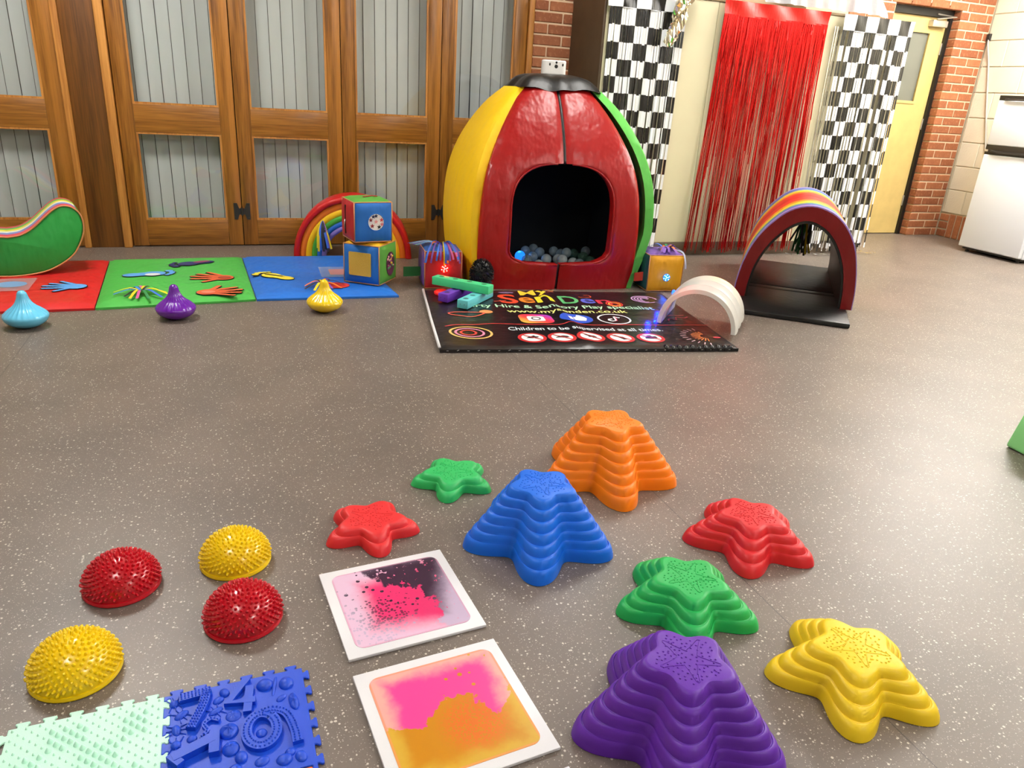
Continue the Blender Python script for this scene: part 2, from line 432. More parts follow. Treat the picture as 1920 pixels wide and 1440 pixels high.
tag(MB().box(-4.2, 2.6, 6.3, 6.4, 0, CEIL).ok('wall_outside', plastic('night_wall', (60, 62, 62), .8)), 'wall outside behind the blinds, coloured dark for night', 'wall', kind='structure')  # darkness of the night outside is put into the wall colour

# vertical blinds behind the glass: every slat by itself
slat_b = MB().grid(lambda u, v: ((u - .5) * .0735, .006 * math.cos((u - .5) * PI) - .004, v * 1.86), 4, 1)
slat_me = bpy.data.meshes.new('slat'); slat_me.from_pydata(slat_b.v, [], slat_b.f); slat_me.materials.append(BLIND)
slat_me.polygons.foreach_set('use_smooth', [True] * len(slat_me.polygons))
for k, (x0, x1, nm) in enumerate(((-1.62, -.95, 'far left door leaf'), (-.60, .02, 'door leaf right of the dark post'), (.07, .71, 'second door leaf right of the post'), (.76, 1.40, 'third door leaf behind the rainbow arch'), (1.45, 2.04, 'last door leaf by the brick pier'))):
    bl = thing('vertical_blind', f'grey vertical blind hanging behind the {nm}', 'blind', ((x0 + x1) / 2, YD + .12, 0), 0, 'vertical blinds behind the glazed doors')
    rbox('headrail', x0, x1, YD + .10, YD + .14, 1.95, 1.99, plastic('blind_rail', (210, 210, 205), .5), bl, .002, world=True)
    x = x0 + .03; i = 0
    while x < x1:
        o = bpy.data.objects.new('slat', slat_me); COL.objects.link(o); o.parent = bl
        o.location = (x - (x0 + x1) / 2, random.uniform(-.002, .002), .09); o.rotation_euler = (0, 0, math.radians(random.uniform(-2, 7)))
        x += .0775; i += 1

# ------------------------------------------------------------------ cream partition box with the curtains
pt = thing('wall_partition', 'cream panelled partition box behind the foil curtains', 'wall', (3.7, YBOX, 0), kind='structure')
BX0, BX1, BTOP = 2.392, 5.0, 1.79
for i, (a, b) in enumerate(((BX0 + .02, 3.27), (3.274, 4.14), (4.144, BX1))):
    rbox('panel', a, b, YBOX, YBOX + .02, .1, BTOP - .02, CREAM, pt, .0015, 1, world=True)
rbox('skirting', BX0, BX1, YBOX - .008, YBOX + .02, 0, .1, SKIRT, pt, .003, world=True)
rbox('side_panel', BX0, BX0 + .02, YBOX + .0, YB + .25, .0, BTOP, BROWN, pt, .002, world=True)
rbox('side_panel', BX1 - .02, BX1, YBOX + .021, YB + .005, .0, BTOP - .02, CREAM, pt, .002, world=True)
rbox('top_rail', BX0 + .021, BX1, YBOX - .01, YB, BTOP - .018, BTOP, plastic('rail_brown', (150, 130, 96), .5), pt, .002, world=True)

# ------------------------------------------------------------------ yellow door in the corner
DY = 5.745
YEL = plastic('yellow_door_paint', (204, 178, 112), .42, var=.05, bump=.05)
dr = thing('door_6', 'pale yellow door with a glazed vision panel in the brick corner', 'door', (5.93, DY, 0), kind='structure')
P = dict(parent=dr, world=True)
dx0, dx1 = 5.59, 6.285
for a in ((dx0, 5.80, .008, 1.965), (6.115, dx1, .008, 1.965), (5.80, 6.115, .008, 1.245), (5.80, 6.115, 1.835, 1.965)): rbox('door_panel', a[0], a[1], DY, DY + .044, a[2], a[3], YEL, bev=0, **P)
bd = MB(); bd.box(5.785, 6.13, DY - .008, DY, 1.225, 1.25).box(5.785, 6.13, DY - .008, DY, 1.83, 1.85).box(5.785, 5.805, DY - .008, DY, 1.25, 1.83).box(6.11, 6.13, DY - .008, DY, 1.25, 1.83); bd.ok('glazing_bead', YEL, **P)
MB().box(5.80, 6.115, DY + .015, DY + .022, 1.245, 1.835).ok('glass_pane', plastic('grey_obscure_glass', (112, 114, 104), .12, .6), **P)
MB().box(5.55, 5.588, DY - .03, DY + .09, 0, 2.05).box(6.287, 6.322, DY - .03, DY + .09, 0, 2.05).box(5.588, 6.287, DY - .03, DY + .09, 1.968, 2.05).ok('frame', BLACKP, **P)
MB().box(5.5, 6.34, 5.93, 5.95, 0, 2.1).ok('dark_backing', plastic('dim_corridor', (110, 112, 104), .8), **P)
CHR = plastic('brushed_metal', (190, 186, 176), .35, metal=.7)
for z in (.28, 1.0, 1.66): rbox('door_hinge', 6.276, 6.292, DY - .012, DY + .002, z, z + .1, CHR, bev=.002, **P)
cl = rbox('door_closer', 6.07, 6.25, DY - .055, DY, 1.885, 1.94, CHR, bev=.006, **P)
o = MB().tube([(6.1, DY - .06, 1.945), (6.28, DY - .10, 1.972), (6.12, DY - .035, 1.99)], .007, 6).ok('closer_arm', CHR, dr, 40, True); o.parent = cl

# ------------------------------------------------------------------ ceiling lights
for i, (x, y, e) in enumerate(PANELS):
    t = thing('ceiling_light', f'square ceiling light panel number {i + 1} counted from the brick corner', 'light', (x, y, CEIL), 0, 'ceiling light panels')
    t['label'] = ['light panel on the ceiling nearest the fridge', 'light panel on the ceiling at the right near the photographer', 'light panel on the ceiling over the padded den', 'light panel on the ceiling over the activity mat', 'light panel on the ceiling above the jigsaw mats', 'light panel on the ceiling above the stepping stones', 'light panel on the ceiling behind the photographer'][i]
    m = MB(); h = .3; k = .7 if i < 2 else .3
    for a in ((-h - .02, -h, -k - .02, k + .02), (h, h + .02, -k - .02, k + .02), (-h, h, -k - .02, -k), (-h, h, k, k + .02)): m.box(a[0], a[1], a[2], a[3], -.06, -.001)
    m.ok('frame', plastic('light_frame', (230, 230, 230), .4), t)
    tm = NT(f'diffuser_glow'); tm.set(Base_Color=(.8, .8, .8, 1), Emission_Color=PANEL_COL + (1,), Emission_Strength=e)
    MB().box(-h + .01, h - .01, -k + .01, k - .01, -.15, -.061).ok('diffuser', tm.m, t)

# ------------------------------------------------------------------ fridge freezer
FW = plastic('fridge_white', (226, 231, 238), .35, bump=.03, bscale=300)
fz = thing('fridge_freezer', 'white fridge freezer with black handle strips against the blockwork wall', 'fridge', (6.47, 4.63, 0))
P = dict(parent=fz, world=True); fx, fy0, fy1 = 6.2, 4.345, 4.935
rbox('body', fx + .045, 6.70, fy0, fy1, .035, 1.32, FW, bev=.006, **P)
lo = rbox('fridge_door', fx, fx + .04, fy0, fy1, .045, .845, FW, bev=.008, seg=3, **P)
up = rbox('freezer_door', fx, fx + .04, fy0, fy1, .925, 1.285, FW, bev=.008, seg=3, **P)
for nm, z0, z1 in (('handle_strip', .846, .924), ('handle_strip', 1.286, 1.325)):
    hs = rbox(nm, fx + .002, fx + .04, fy0, fy1, z0, z1, plastic('fridge_black', (24, 22, 20), .35), bev=.003, **P)
    o = MB().tube([(fx - .004, fy1 - .06, (z0 + z1) / 2 - .008), (fx - .01, fy1 - .12, (z0 + z1) / 2 - .014), (fx - .01, fy0 + .12, (z0 + z1) / 2 - .014), (fx - .004, fy0 + .06, (z0 + z1) / 2 - .008)], .008, 6).ok('grip', plastic('fridge_grip', (40, 38, 36), .3), fz, 40, True); o.parent = hs
MB().box(fx + .05, 6.68, fy0 + .01, fy1 - .01, .02, .035).ok('base_plinth', BLACKP, **P)
for y in (fy0 + .05, fy1 - .05):
    for x in (fx + .07, 6.64): MB().lathe([(0, 0), (.018, 0), (.018, .012), (.008, .014), (.008, .03), (0, .03)], 12, (x, y, 0)).ok('foot', BLACKP, world=True, parent=fz)
rbox('top_hinge', fx + .0, fx + .03, fy1 - .03, fy1 + .006, .868, .886, CHR, bev=.002, **P)
cb = thing('wall_cable', 'thin grey cable running down the blockwork wall beside the fridge', 'cable', (XR - .01, 5.4, 0))
MB().tube(smooth_path([(XR - .01, 5.62, 1.84), (XR - .03, 5.59, 1.76), (XR - .012, 5.545, 1.6), (XR - .012, 5.435, 1.2), (XR - .012, 5.33, .85), (XR - .012, 5.27, .6)]), .008, 8).ok('cable', plastic('cable_grey', (176, 172, 162), .5), cb, True, True)
rbox('clip', XR - .025, XR, 5.60, 5.634, 1.81, 1.87, IRON, cb, .004, world=True)

# ------------------------------------------------------------------ foil fringe curtains
def foil(name, c, rough=.28, metal=.6):
    t = NT(name); t.set(Base_Color=rgb(*c), Roughness=rough, Metallic=metal)
    t.bump(t.noise(t.coord(scale=(60, 60, 6)), 1, 2), .4, .004); return t.m
def checker_mat():
    t = NT('checker_foil'); uv = t.coord('UV')
    ck = t.new('ShaderNodeTexChecker'); t.l.new(uv, ck.inputs[0]); ck.inputs['Scale'].default_value = 1
    ck.inputs[1].default_value = rgb(236, 238, 242); ck.inputs[2].default_value = rgb(14, 13, 11)
    t.set(Base_Color=ck.outputs[0], Roughness=.3); t.b.inputs['Specular IOR Level'].default_value = .6
    t.bump(t.noise(t.coord(scale=(50, 50, 5)), 1, 2), .5, .005)
    return t.m
CHK = checker_mat(); SILV = foil('silver_foil', (225, 225, 225), .18, 1.0)
def strips(name, parent, x0, x1, y, ztop, zbot, n, width, mat, sway, uvs=None, gap=.12, clump=0, rnd=None, droop=None, twist=.5, zr=.05):
    """hanging foil strips; the flat print is kept in UV"""
    r = rnd or random.Random(3); v = []; f = []; uv = []; NZ = 14
    ph = [r.uniform(0, 6.28) for _ in range(6)]
    for i in range(n):
        if r.random() < gap: continue
        u = (i + .5) / n; xf = x0 + (x1 - x0) * u; wd = width * r.uniform(.75, 1.1)
        tw = r.uniform(-twist, twist); dx = r.gauss(0, 1) * sway; dy = r.uniform(-.025, .012); zb = zbot + r.uniform(0, zr); a0 = r.uniform(0, 6.28); b = len(v); dv = r.gauss(0, .025)
        cx = clump * math.sin(2 * PI * u * 5.3 + ph[0]) + .5 * clump * math.sin(2 * PI * u * 11.7 + ph[1])
        for k in range(NZ + 1):
            t = k / NZ; z = ztop + (zb - ztop) * t; e = t ** 1.3
            xc = xf + (dx + cx) * e + .004 * math.sin(a0 + 7 * t) * e + (droop(u, t) if droop else 0); yc = y + dy * e + .005 * math.sin(a0 + 5 * t) * e
            a = tw * e + .35 * math.sin(a0 + 4 * t) * e
            for s in (-1, 1):
                v.append((xc + s * wd / 2 * math.cos(a), yc + s * wd / 2 * math.sin(a), z))
                if uvs: uv.append(((xf - x0 + s * wd / 2) / uvs, (ztop - z) / uvs + uvs_off + dv))
        for k in range(NZ): f.append((b + 2 * k, b + 2 * k + 1, b + 2 * k + 3, b + 2 * k + 2))
    o = mk(name, v, f, mat, parent, False, True); o['kind'] = 'stuff'
    if uvs:
        L = o.data.uv_layers.new(name='print')
        for lp in o.data.loops: L.data[lp.index].uv = uv[lp.vertex_index]
    return o
def header(name, parent, x0, x1, y, z0, z1, mat, uvs=None, amp=.006, sag=0):
    NX, NZ = 40, 5
    def P_(u, q):
        return (x0 + (x1 - x0) * u, y + amp * math.sin(u * 21 + q * 2) * (.4 + q * .6) - .004, z0 + (z1 - z0) * q - sag * math.sin(u * PI) * q)
    m = MB().grid(P_, NX, NZ); o = m.ok(name, mat, parent, True, True)
    if uvs:
        L = o.data.uv_layers.new(name='print')
        uv = [((i / NX) * (x1 - x0) / uvs, (1 - j / NZ) * (z1 - z0) / uvs - .0 + uvs_off2) for j in range(NZ + 1) for i in range(NX + 1)]
        for lp in o.data.loops: L.data[lp.index].uv = uv[lp.vertex_index]
    return o
uvs_off = 2.0; uvs_off2 = 1.0
YC = YBOX - .035
SQ = .106
c1 = thing('checkered_fringe_curtain', 'black and white checkered foil fringe curtain behind the padded den', 'curtain', (2.72, YC, 0), 0, 'checkered foil curtains')
header('header', c1, 2.40, 3.0, YC, 1.665, 1.775, CHK, SQ, .012)
strips('fringe', c1, 2.40, 3.0, YC, 1.668, .03, 30, .0192, CHK, .007, SQ, .1, .010, random.Random(5), lambda u, t: -.05 * t * max(0, u - .45) + .0)
strips('silver_lining', c1, 2.42, 3.0, YC + .018, 1.66, .03, 40, .008, SILV, .012, None, .35, .01, random.Random(8), lambda u, t: -.04 * t * max(0, u - .45))
c2 = thing('checkered_fringe_curtain', 'black and white checkered foil fringe curtain beside the yellow door', 'curtain', (4.67, YC, 0), 0, 'checkered foil curtains')
header('header', c2, 4.34, 5.012, YC - .01, 1.675, 1.785, CHK, SQ, .008)
strips('fringe', c2, 4.34, 5.012, YC - .01, 1.677, .02, 32, .0198, CHK, .006, SQ, .09, .014, random.Random(21))
strips('silver_lining', c2, 4.28, 5.0, YC + .012, 1.70, .01, 34, .009, SILV, .015, None, .3, .012, random.Random(22))
sh = MB(); r = random.Random(4)
for i in range(70):
    x = r.uniform(4.2, 5.1); y = YC - r.uniform(-.01, .10); a = r.uniform(0, PI); l = r.uniform(.01, .035); z = .002 + r.uniform(0, .02)
    sh.add([(x - l * math.cos(a), y - l * math.sin(a), z), (x + l * math.cos(a), y + l * math.sin(a), z + r.uniform(-.002, .01)), (x + l * math.cos(a) + .006, y + l * math.sin(a) + .006, z + .003), (x - l * math.cos(a) + .006, y - l * math.sin(a) + .006, z + .001)], [(0, 1, 2, 3)])
sh = sh.ok('fringe_ends', SILV, c2, False, True); sh['kind'] = 'stuff'
REDF = foil('red_foil', (206, 22, 20), .26, .75); REDH = foil('red_foil_header', (232, 44, 34), .4, .3)
c3 = thing('red_fringe_curtain', 'shiny red foil fringe curtain on the cream partition', 'curtain', (3.73, YC, 0))
header('header', c3, 3.30, 4.205, YC, 1.69, 1.785, REDH, None, .012)
def dr_(u, t): return -.05 * t * (1 - u) + .02 * t * u
strips('fringe', c3, 3.30, 4.205, YC, 1.70, .02, 215, .0056, REDF, .018, None, .03, .026, random.Random(11), dr_, 1.3)
strips('fringe_top', c3, 3.30, 4.205, YC - .006, 1.70, .55, 80, .0065, REDF, .010, None, .05, .004, random.Random(12), lambda u, t: -.02 * t * (1 - u), 1.0, 1.15)
# crumpled foil balloon hanging at the curtain edge
fb = thing('foil_balloon', 'crumpled deflated silver foil balloon hanging on the left checkered curtain', 'balloon', (2.93, YC - .05, 0))
r = random.Random(2)
def bal(u, v):
    z = 1.80 - .33 * v; wd = .055 * (1 - .35 * v); a = 2 * PI * u
    k = 1 + .25 * math.sin(a * 3 + v * 17) + .18 * math.sin(a * 7 + v * 31)
    return (2.955 - .10 * v + wd * math.cos(a) * k, YC - .06 + .035 * math.sin(a) * k, z + .02 * math.sin(a * 2 + v * 9))
MB().grid(bal, 18, 14).ok('foil_skin', foil('gold_silver_foil', (236, 226, 200), .16, 1.0), fb, False, True)
# white plastic cloth over the top of the partition
wc = thing('white_plastic_cloth', 'translucent white plastic tablecloth draped above the red curtain', 'cloth', (4.2, YC, 0))
def cloth(u, v):
    x = 3.62 + 1.12 * u; z0 = 1.802 - (.0 if u < .93 else (u - .93) * .2); z = z0 + (.34 * (1 - max(0, u - .8) * 3.5)) * v
    return (x, YC + .0 + .014 * math.sin(u * 60) * (1 - .4 * v) + .012 * math.sin(u * 23 + v * 3) + .05 * v, z)
tm = NT('white_film'); tm.set(Base_Color=rgb(226, 230, 238), Roughness=.35, Alpha=.82); tm.bump(tm.noise(tm.coord(), 12, 3), .5, .02)
MB().grid(cloth, 90, 8).ok('sheet', tm.m, wc, True, True)

# ------------------------------------------------------------------ padded den
RED = vinyl('red_vinyl', (160, 18, 18), .33); YLV = vinyl('yellow_vinyl', (250, 204, 12), .6); GRV = vinyl('green_vinyl', (92, 188, 74), .55)
BLV = vinyl('blue_vinyl', (24, 84, 184), .45); BLK = plastic('black_vinyl', (14, 14, 14), .4, bump=.5, bscale=25); PURV = vinyl('purple_vinyl', (112, 78, 160), .45)
den = thing('padded_den', 'padded ball pit den with red, yellow and green panels and an open front', 'play den', (1.885, 4.53, 0), math.radians(-6.5))
WP = [(0, .475), (.15, .50), (.35, .515), (.55, .505), (.7, .475), (.85, .415), (1.0, .32), (1.1, .235), (1.17, .15)]
HP = [(0, .485), (.15, .495), (.35, .495), (.55, .48), (.7, .45), (.85, .39), (1.0, .305), (1.1, .235), (1.17, .18)]
def sm(tab, z, h=.06): return sum(interp(tab, max(0, min(1.17, z + d))) for d in (-h, -h / 2, 0, h / 2, h)) / 5
TH = .055
def pillow(s, t): return .022 * (1 - (2 * s - 1) ** 8) * (1 - (2 * t - 1) ** 12)
def side(name, ang, extra, mat, qmax=1.0, grow=0):
    c, s_ = math.cos(ang), math.sin(ang)      # outward normal
    n = Vector((c, s_, 0)); t = Vector((-s_, c, 0))
    def fo(u, v):
        z = 1.135 * v; q = -1 + (1 + qmax) * u
        return n * (sm(WP, z) + extra + grow * min(1, z / .35) + .035 * (1 - q * q) + pillow(u, v)) + t * (min(q, qmax) * (sm(HP, z) + .0)) + Vector((0, 0, z))
    def fi(u, v):
        z = 1.135 * v; q = -1 + (1 + qmax) * u
        return n * (sm(WP, z) + extra + grow * min(1, z / .35) + .035 * (1 - q * q) - TH) + t * (min(q, qmax) * (sm(HP, z) + .0)) + Vector((0, 0, z))
    o = MB().shell(fo, fi, 20, 30).ok(name, mat, den, 50); recalc(o); return o
side('side_panel', PI, .045, YLV)['label'] = 'yellow padded side panel'
side('side_panel', 0, .0, GRV, .5, .06)['label'] = 'green padded side panel'
side('back_panel', PI / 2, -.21, BLV)
# front in two halves with an arched opening
def opening(z):
    if z <= .155 or z >= .735: return .008
    zc, w_ = .44, .31
    if z > .47: return max(.008, w_ * (1 - ((z - .47) / .265) ** 2.6) ** (1 / 2.6))
    if z < .25: return max(.008, w_ * (1 - max(0, (.25 - z) / .095) ** 3.2 * .45) if z > .156 else .008)
    return w_
zs = [0, .03, .08, .13, .1545, .1555, .165, .18, .2, .23, .26, .3, .35, .4, .45, .5, .54, .58, .61, .64, .665, .685, .7, .712, .72, .727, .732, .7345, .736, .75, .78, .82, .87, .92, .97, 1.02, 1.07, 1.10, 1.12, 1.135]
for s_ in (-1, 1):
    def row(v): 
        x = v * (len(zs) - 1); i = min(int(x + 1e-6), len(zs) - 1); return zs[i]
    def pt_(u, v, off, puff):
        z = row(v); hw = sm(HP, z); a = opening(z); x = a + (hw - a) * u
        q = x / hw
        p = .016 * (1 - (2 * u - 1) ** 8) * puff
        return Vector((s_ * x - .02, -(sm(WP, z) + .03 * (1 - q * q) + p + off), z))
    NU = 14
    o = MB().shell(lambda u, v: pt_(u, v, 0, 1), lambda u, v: pt_(u, v, -TH, 0), NU, len(zs) - 1).ok('front_panel', RED, den, 50); recalc(o)
    pz = [z for z in zs if .1555 <= z <= .7345]
    MB().tube([Vector((s_ * (opening(z) + .004) - .02, -(sm(WP, z) + .03 * (1 - (opening(z) / sm(HP, z)) ** 2) + .008), z)) for z in pz], .006, 6).ok('opening_piping', RED, den, True)
MB().tube([Vector((-.02, -(sm(WP, z) + .022), z)) for z in zs if z >= .735], .012, 6).ok('seam_strip', BLK, den, True)
MB().tube([Vector((-.02, -(sm(WP, z) + .012), z)) for z in zs if z <= .155], .010, 6).ok('seam_strip', BLK, den, True)
# black wavy cap
def cap(u, v):
    a = 2 * PI * u; sq = 1 / max(abs(math.cos(a)), abs(math.sin(a))) ** .75
    R = (.262 + .007 * math.sin(a * 7)) * sq * v; z = 1.215 - .085 * v ** 5 + (.007 * math.sin(a * 5 + 1) + .005 * math.sin(a * 11)) * v
    return (R * math.cos(a), R * math.sin(a), z)
cp = MB().grid(cap, 64, 10).ok('cap', BLK, den, True)
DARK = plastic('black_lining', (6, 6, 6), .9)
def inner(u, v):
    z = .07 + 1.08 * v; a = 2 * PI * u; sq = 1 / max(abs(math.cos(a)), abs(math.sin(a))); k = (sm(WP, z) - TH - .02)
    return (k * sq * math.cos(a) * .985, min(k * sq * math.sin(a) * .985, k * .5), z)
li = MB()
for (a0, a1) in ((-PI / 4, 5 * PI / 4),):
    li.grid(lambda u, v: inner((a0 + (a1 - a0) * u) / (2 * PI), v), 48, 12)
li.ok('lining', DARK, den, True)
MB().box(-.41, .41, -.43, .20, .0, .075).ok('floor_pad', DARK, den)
# small white unit on top
wu = thing('white_control_box', 'small white plastic box with keyhole slots on top of the padded den', 'box', (1.90, 4.54, 1.213), math.radians(-14))
ob = MB().prism(rrect(-.075, .075, -.03, .03, .024), .0, .085).ok('case', plastic('white_plastic', (232, 230, 226), .4), wu); bevel_mesh(ob.data, .008, 2, 50)
for (x, z, r_) in ((0, .05, .011), (0, .072, .007), (-.04, .06, .005), (.04, .06, .005)): 
    MB().ball((x + .012, -.03, z), (r_, .002, r_ * (1.0 if r_ > .006 else 1.7)), 12, 6).ok('keyhole', BLACKP, wu, True)
# balls in the den
def ball_mat(name, c, a=.35, em=0):
    t = NT(name); t.set(Base_Color=rgb(*c), Roughness=.12, Alpha=a, Emission_Color=rgb(*c), Emission_Strength=em); t.b.inputs['Specular IOR Level'].default_value = .8; t.m.cycles.emission_sampling = 'NONE'; return t.m
CLEAR = ball_mat('clear_ball', (170, 190, 196), .5); FROST = ball_mat('frosted_ball', (205, 220, 226), .72); GRN = ball_mat('greenish_ball', (110, 160, 136), .55); BLUEB = ball_mat('blue_lit_ball', (30, 130, 255), .95, 1.2)
bme = bpy.data.meshes.new('ball'); bb = MB().ball((0, 0, 0), .0345, 20, 14); bme.from_pydata(bb.v, [], bb.f); bme.polygons.foreach_set('use_smooth', [True] * len(bme.polygons))
def ball(x, y, z, mat, label, seen=[0]):
    me = bme.copy(); me.materials.append(mat)
    o = bpy.data.objects.new('pit_ball', me); COL.objects.link(o); o.location = (x, y, z); tag(o, label, 'ball', 'balls in the padded den')
BL = [(1.731, 4.467, 0.110, BLUEB), (1.737, 4.355, 0.110, CLEAR), (1.813, 4.446, 0.110, CLEAR), (1.913, 4.573, 0.110, CLEAR), (1.873, 4.361, 0.110, FROST), (2.026, 4.601, 0.110, CLEAR), (1.953, 4.355, 0.110, FROST), (1.952, 4.285, 0.122, FROST), (2.132, 4.508, 0.110, GRN), (2.008, 4.241, 0.110, FROST), (2.156, 4.406, 0.110, GRN), (2.150, 4.277, 0.110, GRN), (1.757, 4.202, 0.110, FROST), (2.040, 4.514, 0.110, CLEAR), (2.014, 4.158, 0.122, CLEAR), (2.046, 4.434, 0.134, CLEAR), (1.914, 4.695, 0.110, CLEAR), (2.261, 4.587, 0.110, CLEAR), (1.830, 4.629, 0.110, CLEAR)]
ORD = ['leftmost', 'second from the left', 'third from the left', 'fourth from the left', 'fifth from the left', 'sixth from the left', 'seventh from the left', 'eighth from the left', 'ninth from the left', 'rightmost']
for i, (x, y, z, m) in enumerate(BL):
    same = sorted([b[0] / b[1] for b in BL if b[3] is m]); k = same.index(x / y); od = ORD[k] if k < len(same) - 1 else 'rightmost'
    lab = {'blue_lit_ball': 'glowing blue ball at the left of the ball pit', 'clear_ball': 'clear see-through ball in the padded den, ' + od + ' of the clear ones', 'frosted_ball': 'frosted pale ball near the den opening, ' + od + ' of the frosted ones', 'greenish_ball': 'greenish see-through ball in the den, ' + od + ' of the green ones'}[m.name]
    ball(x, y, z, m, lab)
lt = bpy.data.lights.new('blue_ball_glow', 'POINT'); lt.energy = .25; lt.color = (.1, .4, 1); lt.shadow_soft_size = .03
lo_ = bpy.data.objects.new('blue_ball_glow', lt); COL.objects.link(lo_); lo_.location = (1.72, 4.47, .16)

# ------------------------------------------------------------------ tri-colour activity mat
def lerp2(q, u, v):
    (a, b, c, d) = q   # far-left, far-right, near-right, near-left
    return tuple(a[i] * (1 - u) * v + b[i] * u * v + c[i] * u * (1 - v) + d[i] * (1 - u) * (1 - v) for i in (0, 1))
def mat_panel(q, mat, parent, h=.032):
    def top(u, v):
        x, y = lerp2(q, u, v); e = 1 - max(abs(2 * u - 1) ** 14, abs(2 * v - 1) ** 18)
        return (x, y, .012 + (h - .012) * e + .0012 * math.sin(u * 9) * math.sin(v * 7 + u * 4) * e)
    o = MB().shell(top, lambda u, v: lerp2(q, u, v) + (.001,), 26, 34).ok('panel', mat, parent, 60, True); recalc(o); return o
am = thing('activity_mat', 'long padded floor mat with red, green and blue panels', 'mat', (-.35, 4.45, 0))
MR = vinyl('mat_red', (206, 34, 36), .4); MG = vinyl('mat_green', (74, 178, 74), .5); MBl = vinyl('mat_blue', (34, 110, 206), .45)
mat_panel(((-1.49, 4.915), (-.733, 4.945), (-.672, 3.908), (-1.43, 3.90)), MR, am)['label'] = 'red mat panel'
mat_panel(((-.727, 4.947), (.02, 4.98), (.07, 3.975), (-.666, 3.908)), MG, am)['label'] = 'green mat panel'
mat_panel(((.026, 4.98), (.737, 4.977), (.825, 3.955), (.076, 3.975)), MBl, am)['label'] = 'blue mat panel'
TZ = .0345
def flat(name, polys, cx, cy, a, mat, z, parent, sc=1, label=None):
    m = MB()
    for i, p in enumerate(polys):
        m.poly([tuple(v + o_ for v, o_ in zip(rot2((x * sc, y * sc), a), (cx, cy))) for x, y in p], z + i * .00015)
    o = m.ok(name, mat, parent, False, True)
    if label: o['label'] = label
    return o
def hand_polys(g=0):
    out = [ell(0, 0, .042 + g, .045 + g)]
    for (bx, by, tx, ty, r) in ((-.035, .02, -.085, .055, .011), (-.026, .035, -.045, .115, .011), (0, .04, -.002, .128, .0115), (.02, .035, .04, .115, .011), (.036, .02, .08, .085, .0095)):
        out.append(capsule((bx, by), (tx, ty), r + g, r * .8 + g))
    return out
def foot_polys(g=0):
    out = [ell(0, -.05, .03 + g, .045 + g), ell(.0, .03, .04 + g, .05 + g), ell(-.0, -.01, .029 + g, .04 + g)]
    for i, (x, y, r) in enumerate(((-.032, .1, .015), (-.008, .108, .012), (.012, .104, .011), (.028, .094, .010), (.042, .08, .009))): out.append(ell(x, y, r + g, r * 1.2 + g, 14))
    return out
def motif(polys, name, cx, cy, a, mat, sc=1, label=None, outline=BLACKP):
    flat('outline', polys(.004), cx, cy, a, outline, TZ, am, sc); return flat(name, polys(0), cx, cy, a, mat, TZ + .002, am, sc, label)
LB = plastic('felt_light_blue', (92, 160, 226), .8); ORG = plastic('felt_orange', (214, 96, 52), .8); NAV = plastic('felt_navy', (50, 52, 104), .8); YF = plastic('felt_yellow', (236, 220, 66), .8)
motif(hand_polys, 'hand_patch', -.80, 4.25, math.radians(80), LB, 1.15, 'light blue hand patch')
motif(foot_polys, 'foot_patch', -.49, 4.49, math.radians(-78), LB, 1.25, 'light blue foot patch')
flat('foot_center', [ell(0, 0, .04, .03)], -.455, 4.465, 0, plastic('felt_white', (214, 216, 220), .9), TZ + .005, am)
motif(foot_polys, 'foot_patch', -.25, 4.75, math.radians(112), NAV, 1.2, 'navy foot patch')
flat('foot_center', [ell(0, 0, .05, .022)], -.21, 4.77, math.radians(25), plastic('felt_pink', (150, 70, 110), .9), TZ + .005, am)
motif(hand_polys, 'hand_patch', -.09, 4.37, math.radians(75), ORG, 1.28, 'orange hand patch')
flat('palm_center', [ell(0, 0, .035, .028)], -.08, 4.36, 0, plastic('felt_brown', (164, 66, 40), .9), TZ + .005, am)
motif(hand_polys, 'hand_patch', -.16, 4.06, math.radians(-80), ORG, 1.28, 'orange hand patch at the front edge')
flat('palm_center', [ell(0, 0, .035, .026)], -.16, 4.05, 0, plastic('felt_salmon', (236, 130, 100), .9), TZ + .005, am)
motif(foot_polys, 'foot_patch', .20, 4.37, math.radians(48), YF, 1.2, 'yellow foot patch')
flat('strap', [capsule((0, .08), (.01, -.03), .006, .006)], .20, 4.37, math.radians(48), BLACKP, TZ + .005, am)
flat('red_disc', [ell(0, 0, .08, .065)], .50, 4.13, 0, plastic('felt_red', (206, 50, 44), .8), TZ + .001, am)
tm = NT('clear_pocket'); tm.set(Base_Color=rgb(200, 210, 220), Roughness=.1, Alpha=.35)
flat('clear_pocket', [rrect(-.11, .11, -.13, .13, .01)], .56, 4.43, -.03, tm.m, TZ + .006, am)
flat('pocket_card', [rrect(-.06, .06, -.07, .07, .01)], .565, 4.44, -.03, plastic('felt_coral', (222, 110, 84), .8), TZ + .003, am)
flat('clear_pocket', [rrect(-.12, .12, -.13, .13, .01)], -1.12, 4.30, .03, tm.m, TZ + .006, am)
flat('pocket_disc', [ell(0, 0, .07, .06)], -1.10, 4.32, 0, LB, TZ + .003, am)
RIB = [plastic('ribbon_yellow', (240, 208, 20), .6), plastic('ribbon_purple', (120, 80, 170), .6), plastic('ribbon_blue', (60, 110, 210), .6), plastic('ribbon_orange', (236, 120, 30), .6), plastic('ribbon_black', (30, 26, 36), .6), plastic('ribbon_green', (40, 130, 70), .6), plastic('ribbon_pink', (206, 90, 150), .6), plastic('ribbon_mint', (150, 220, 170), .6)]
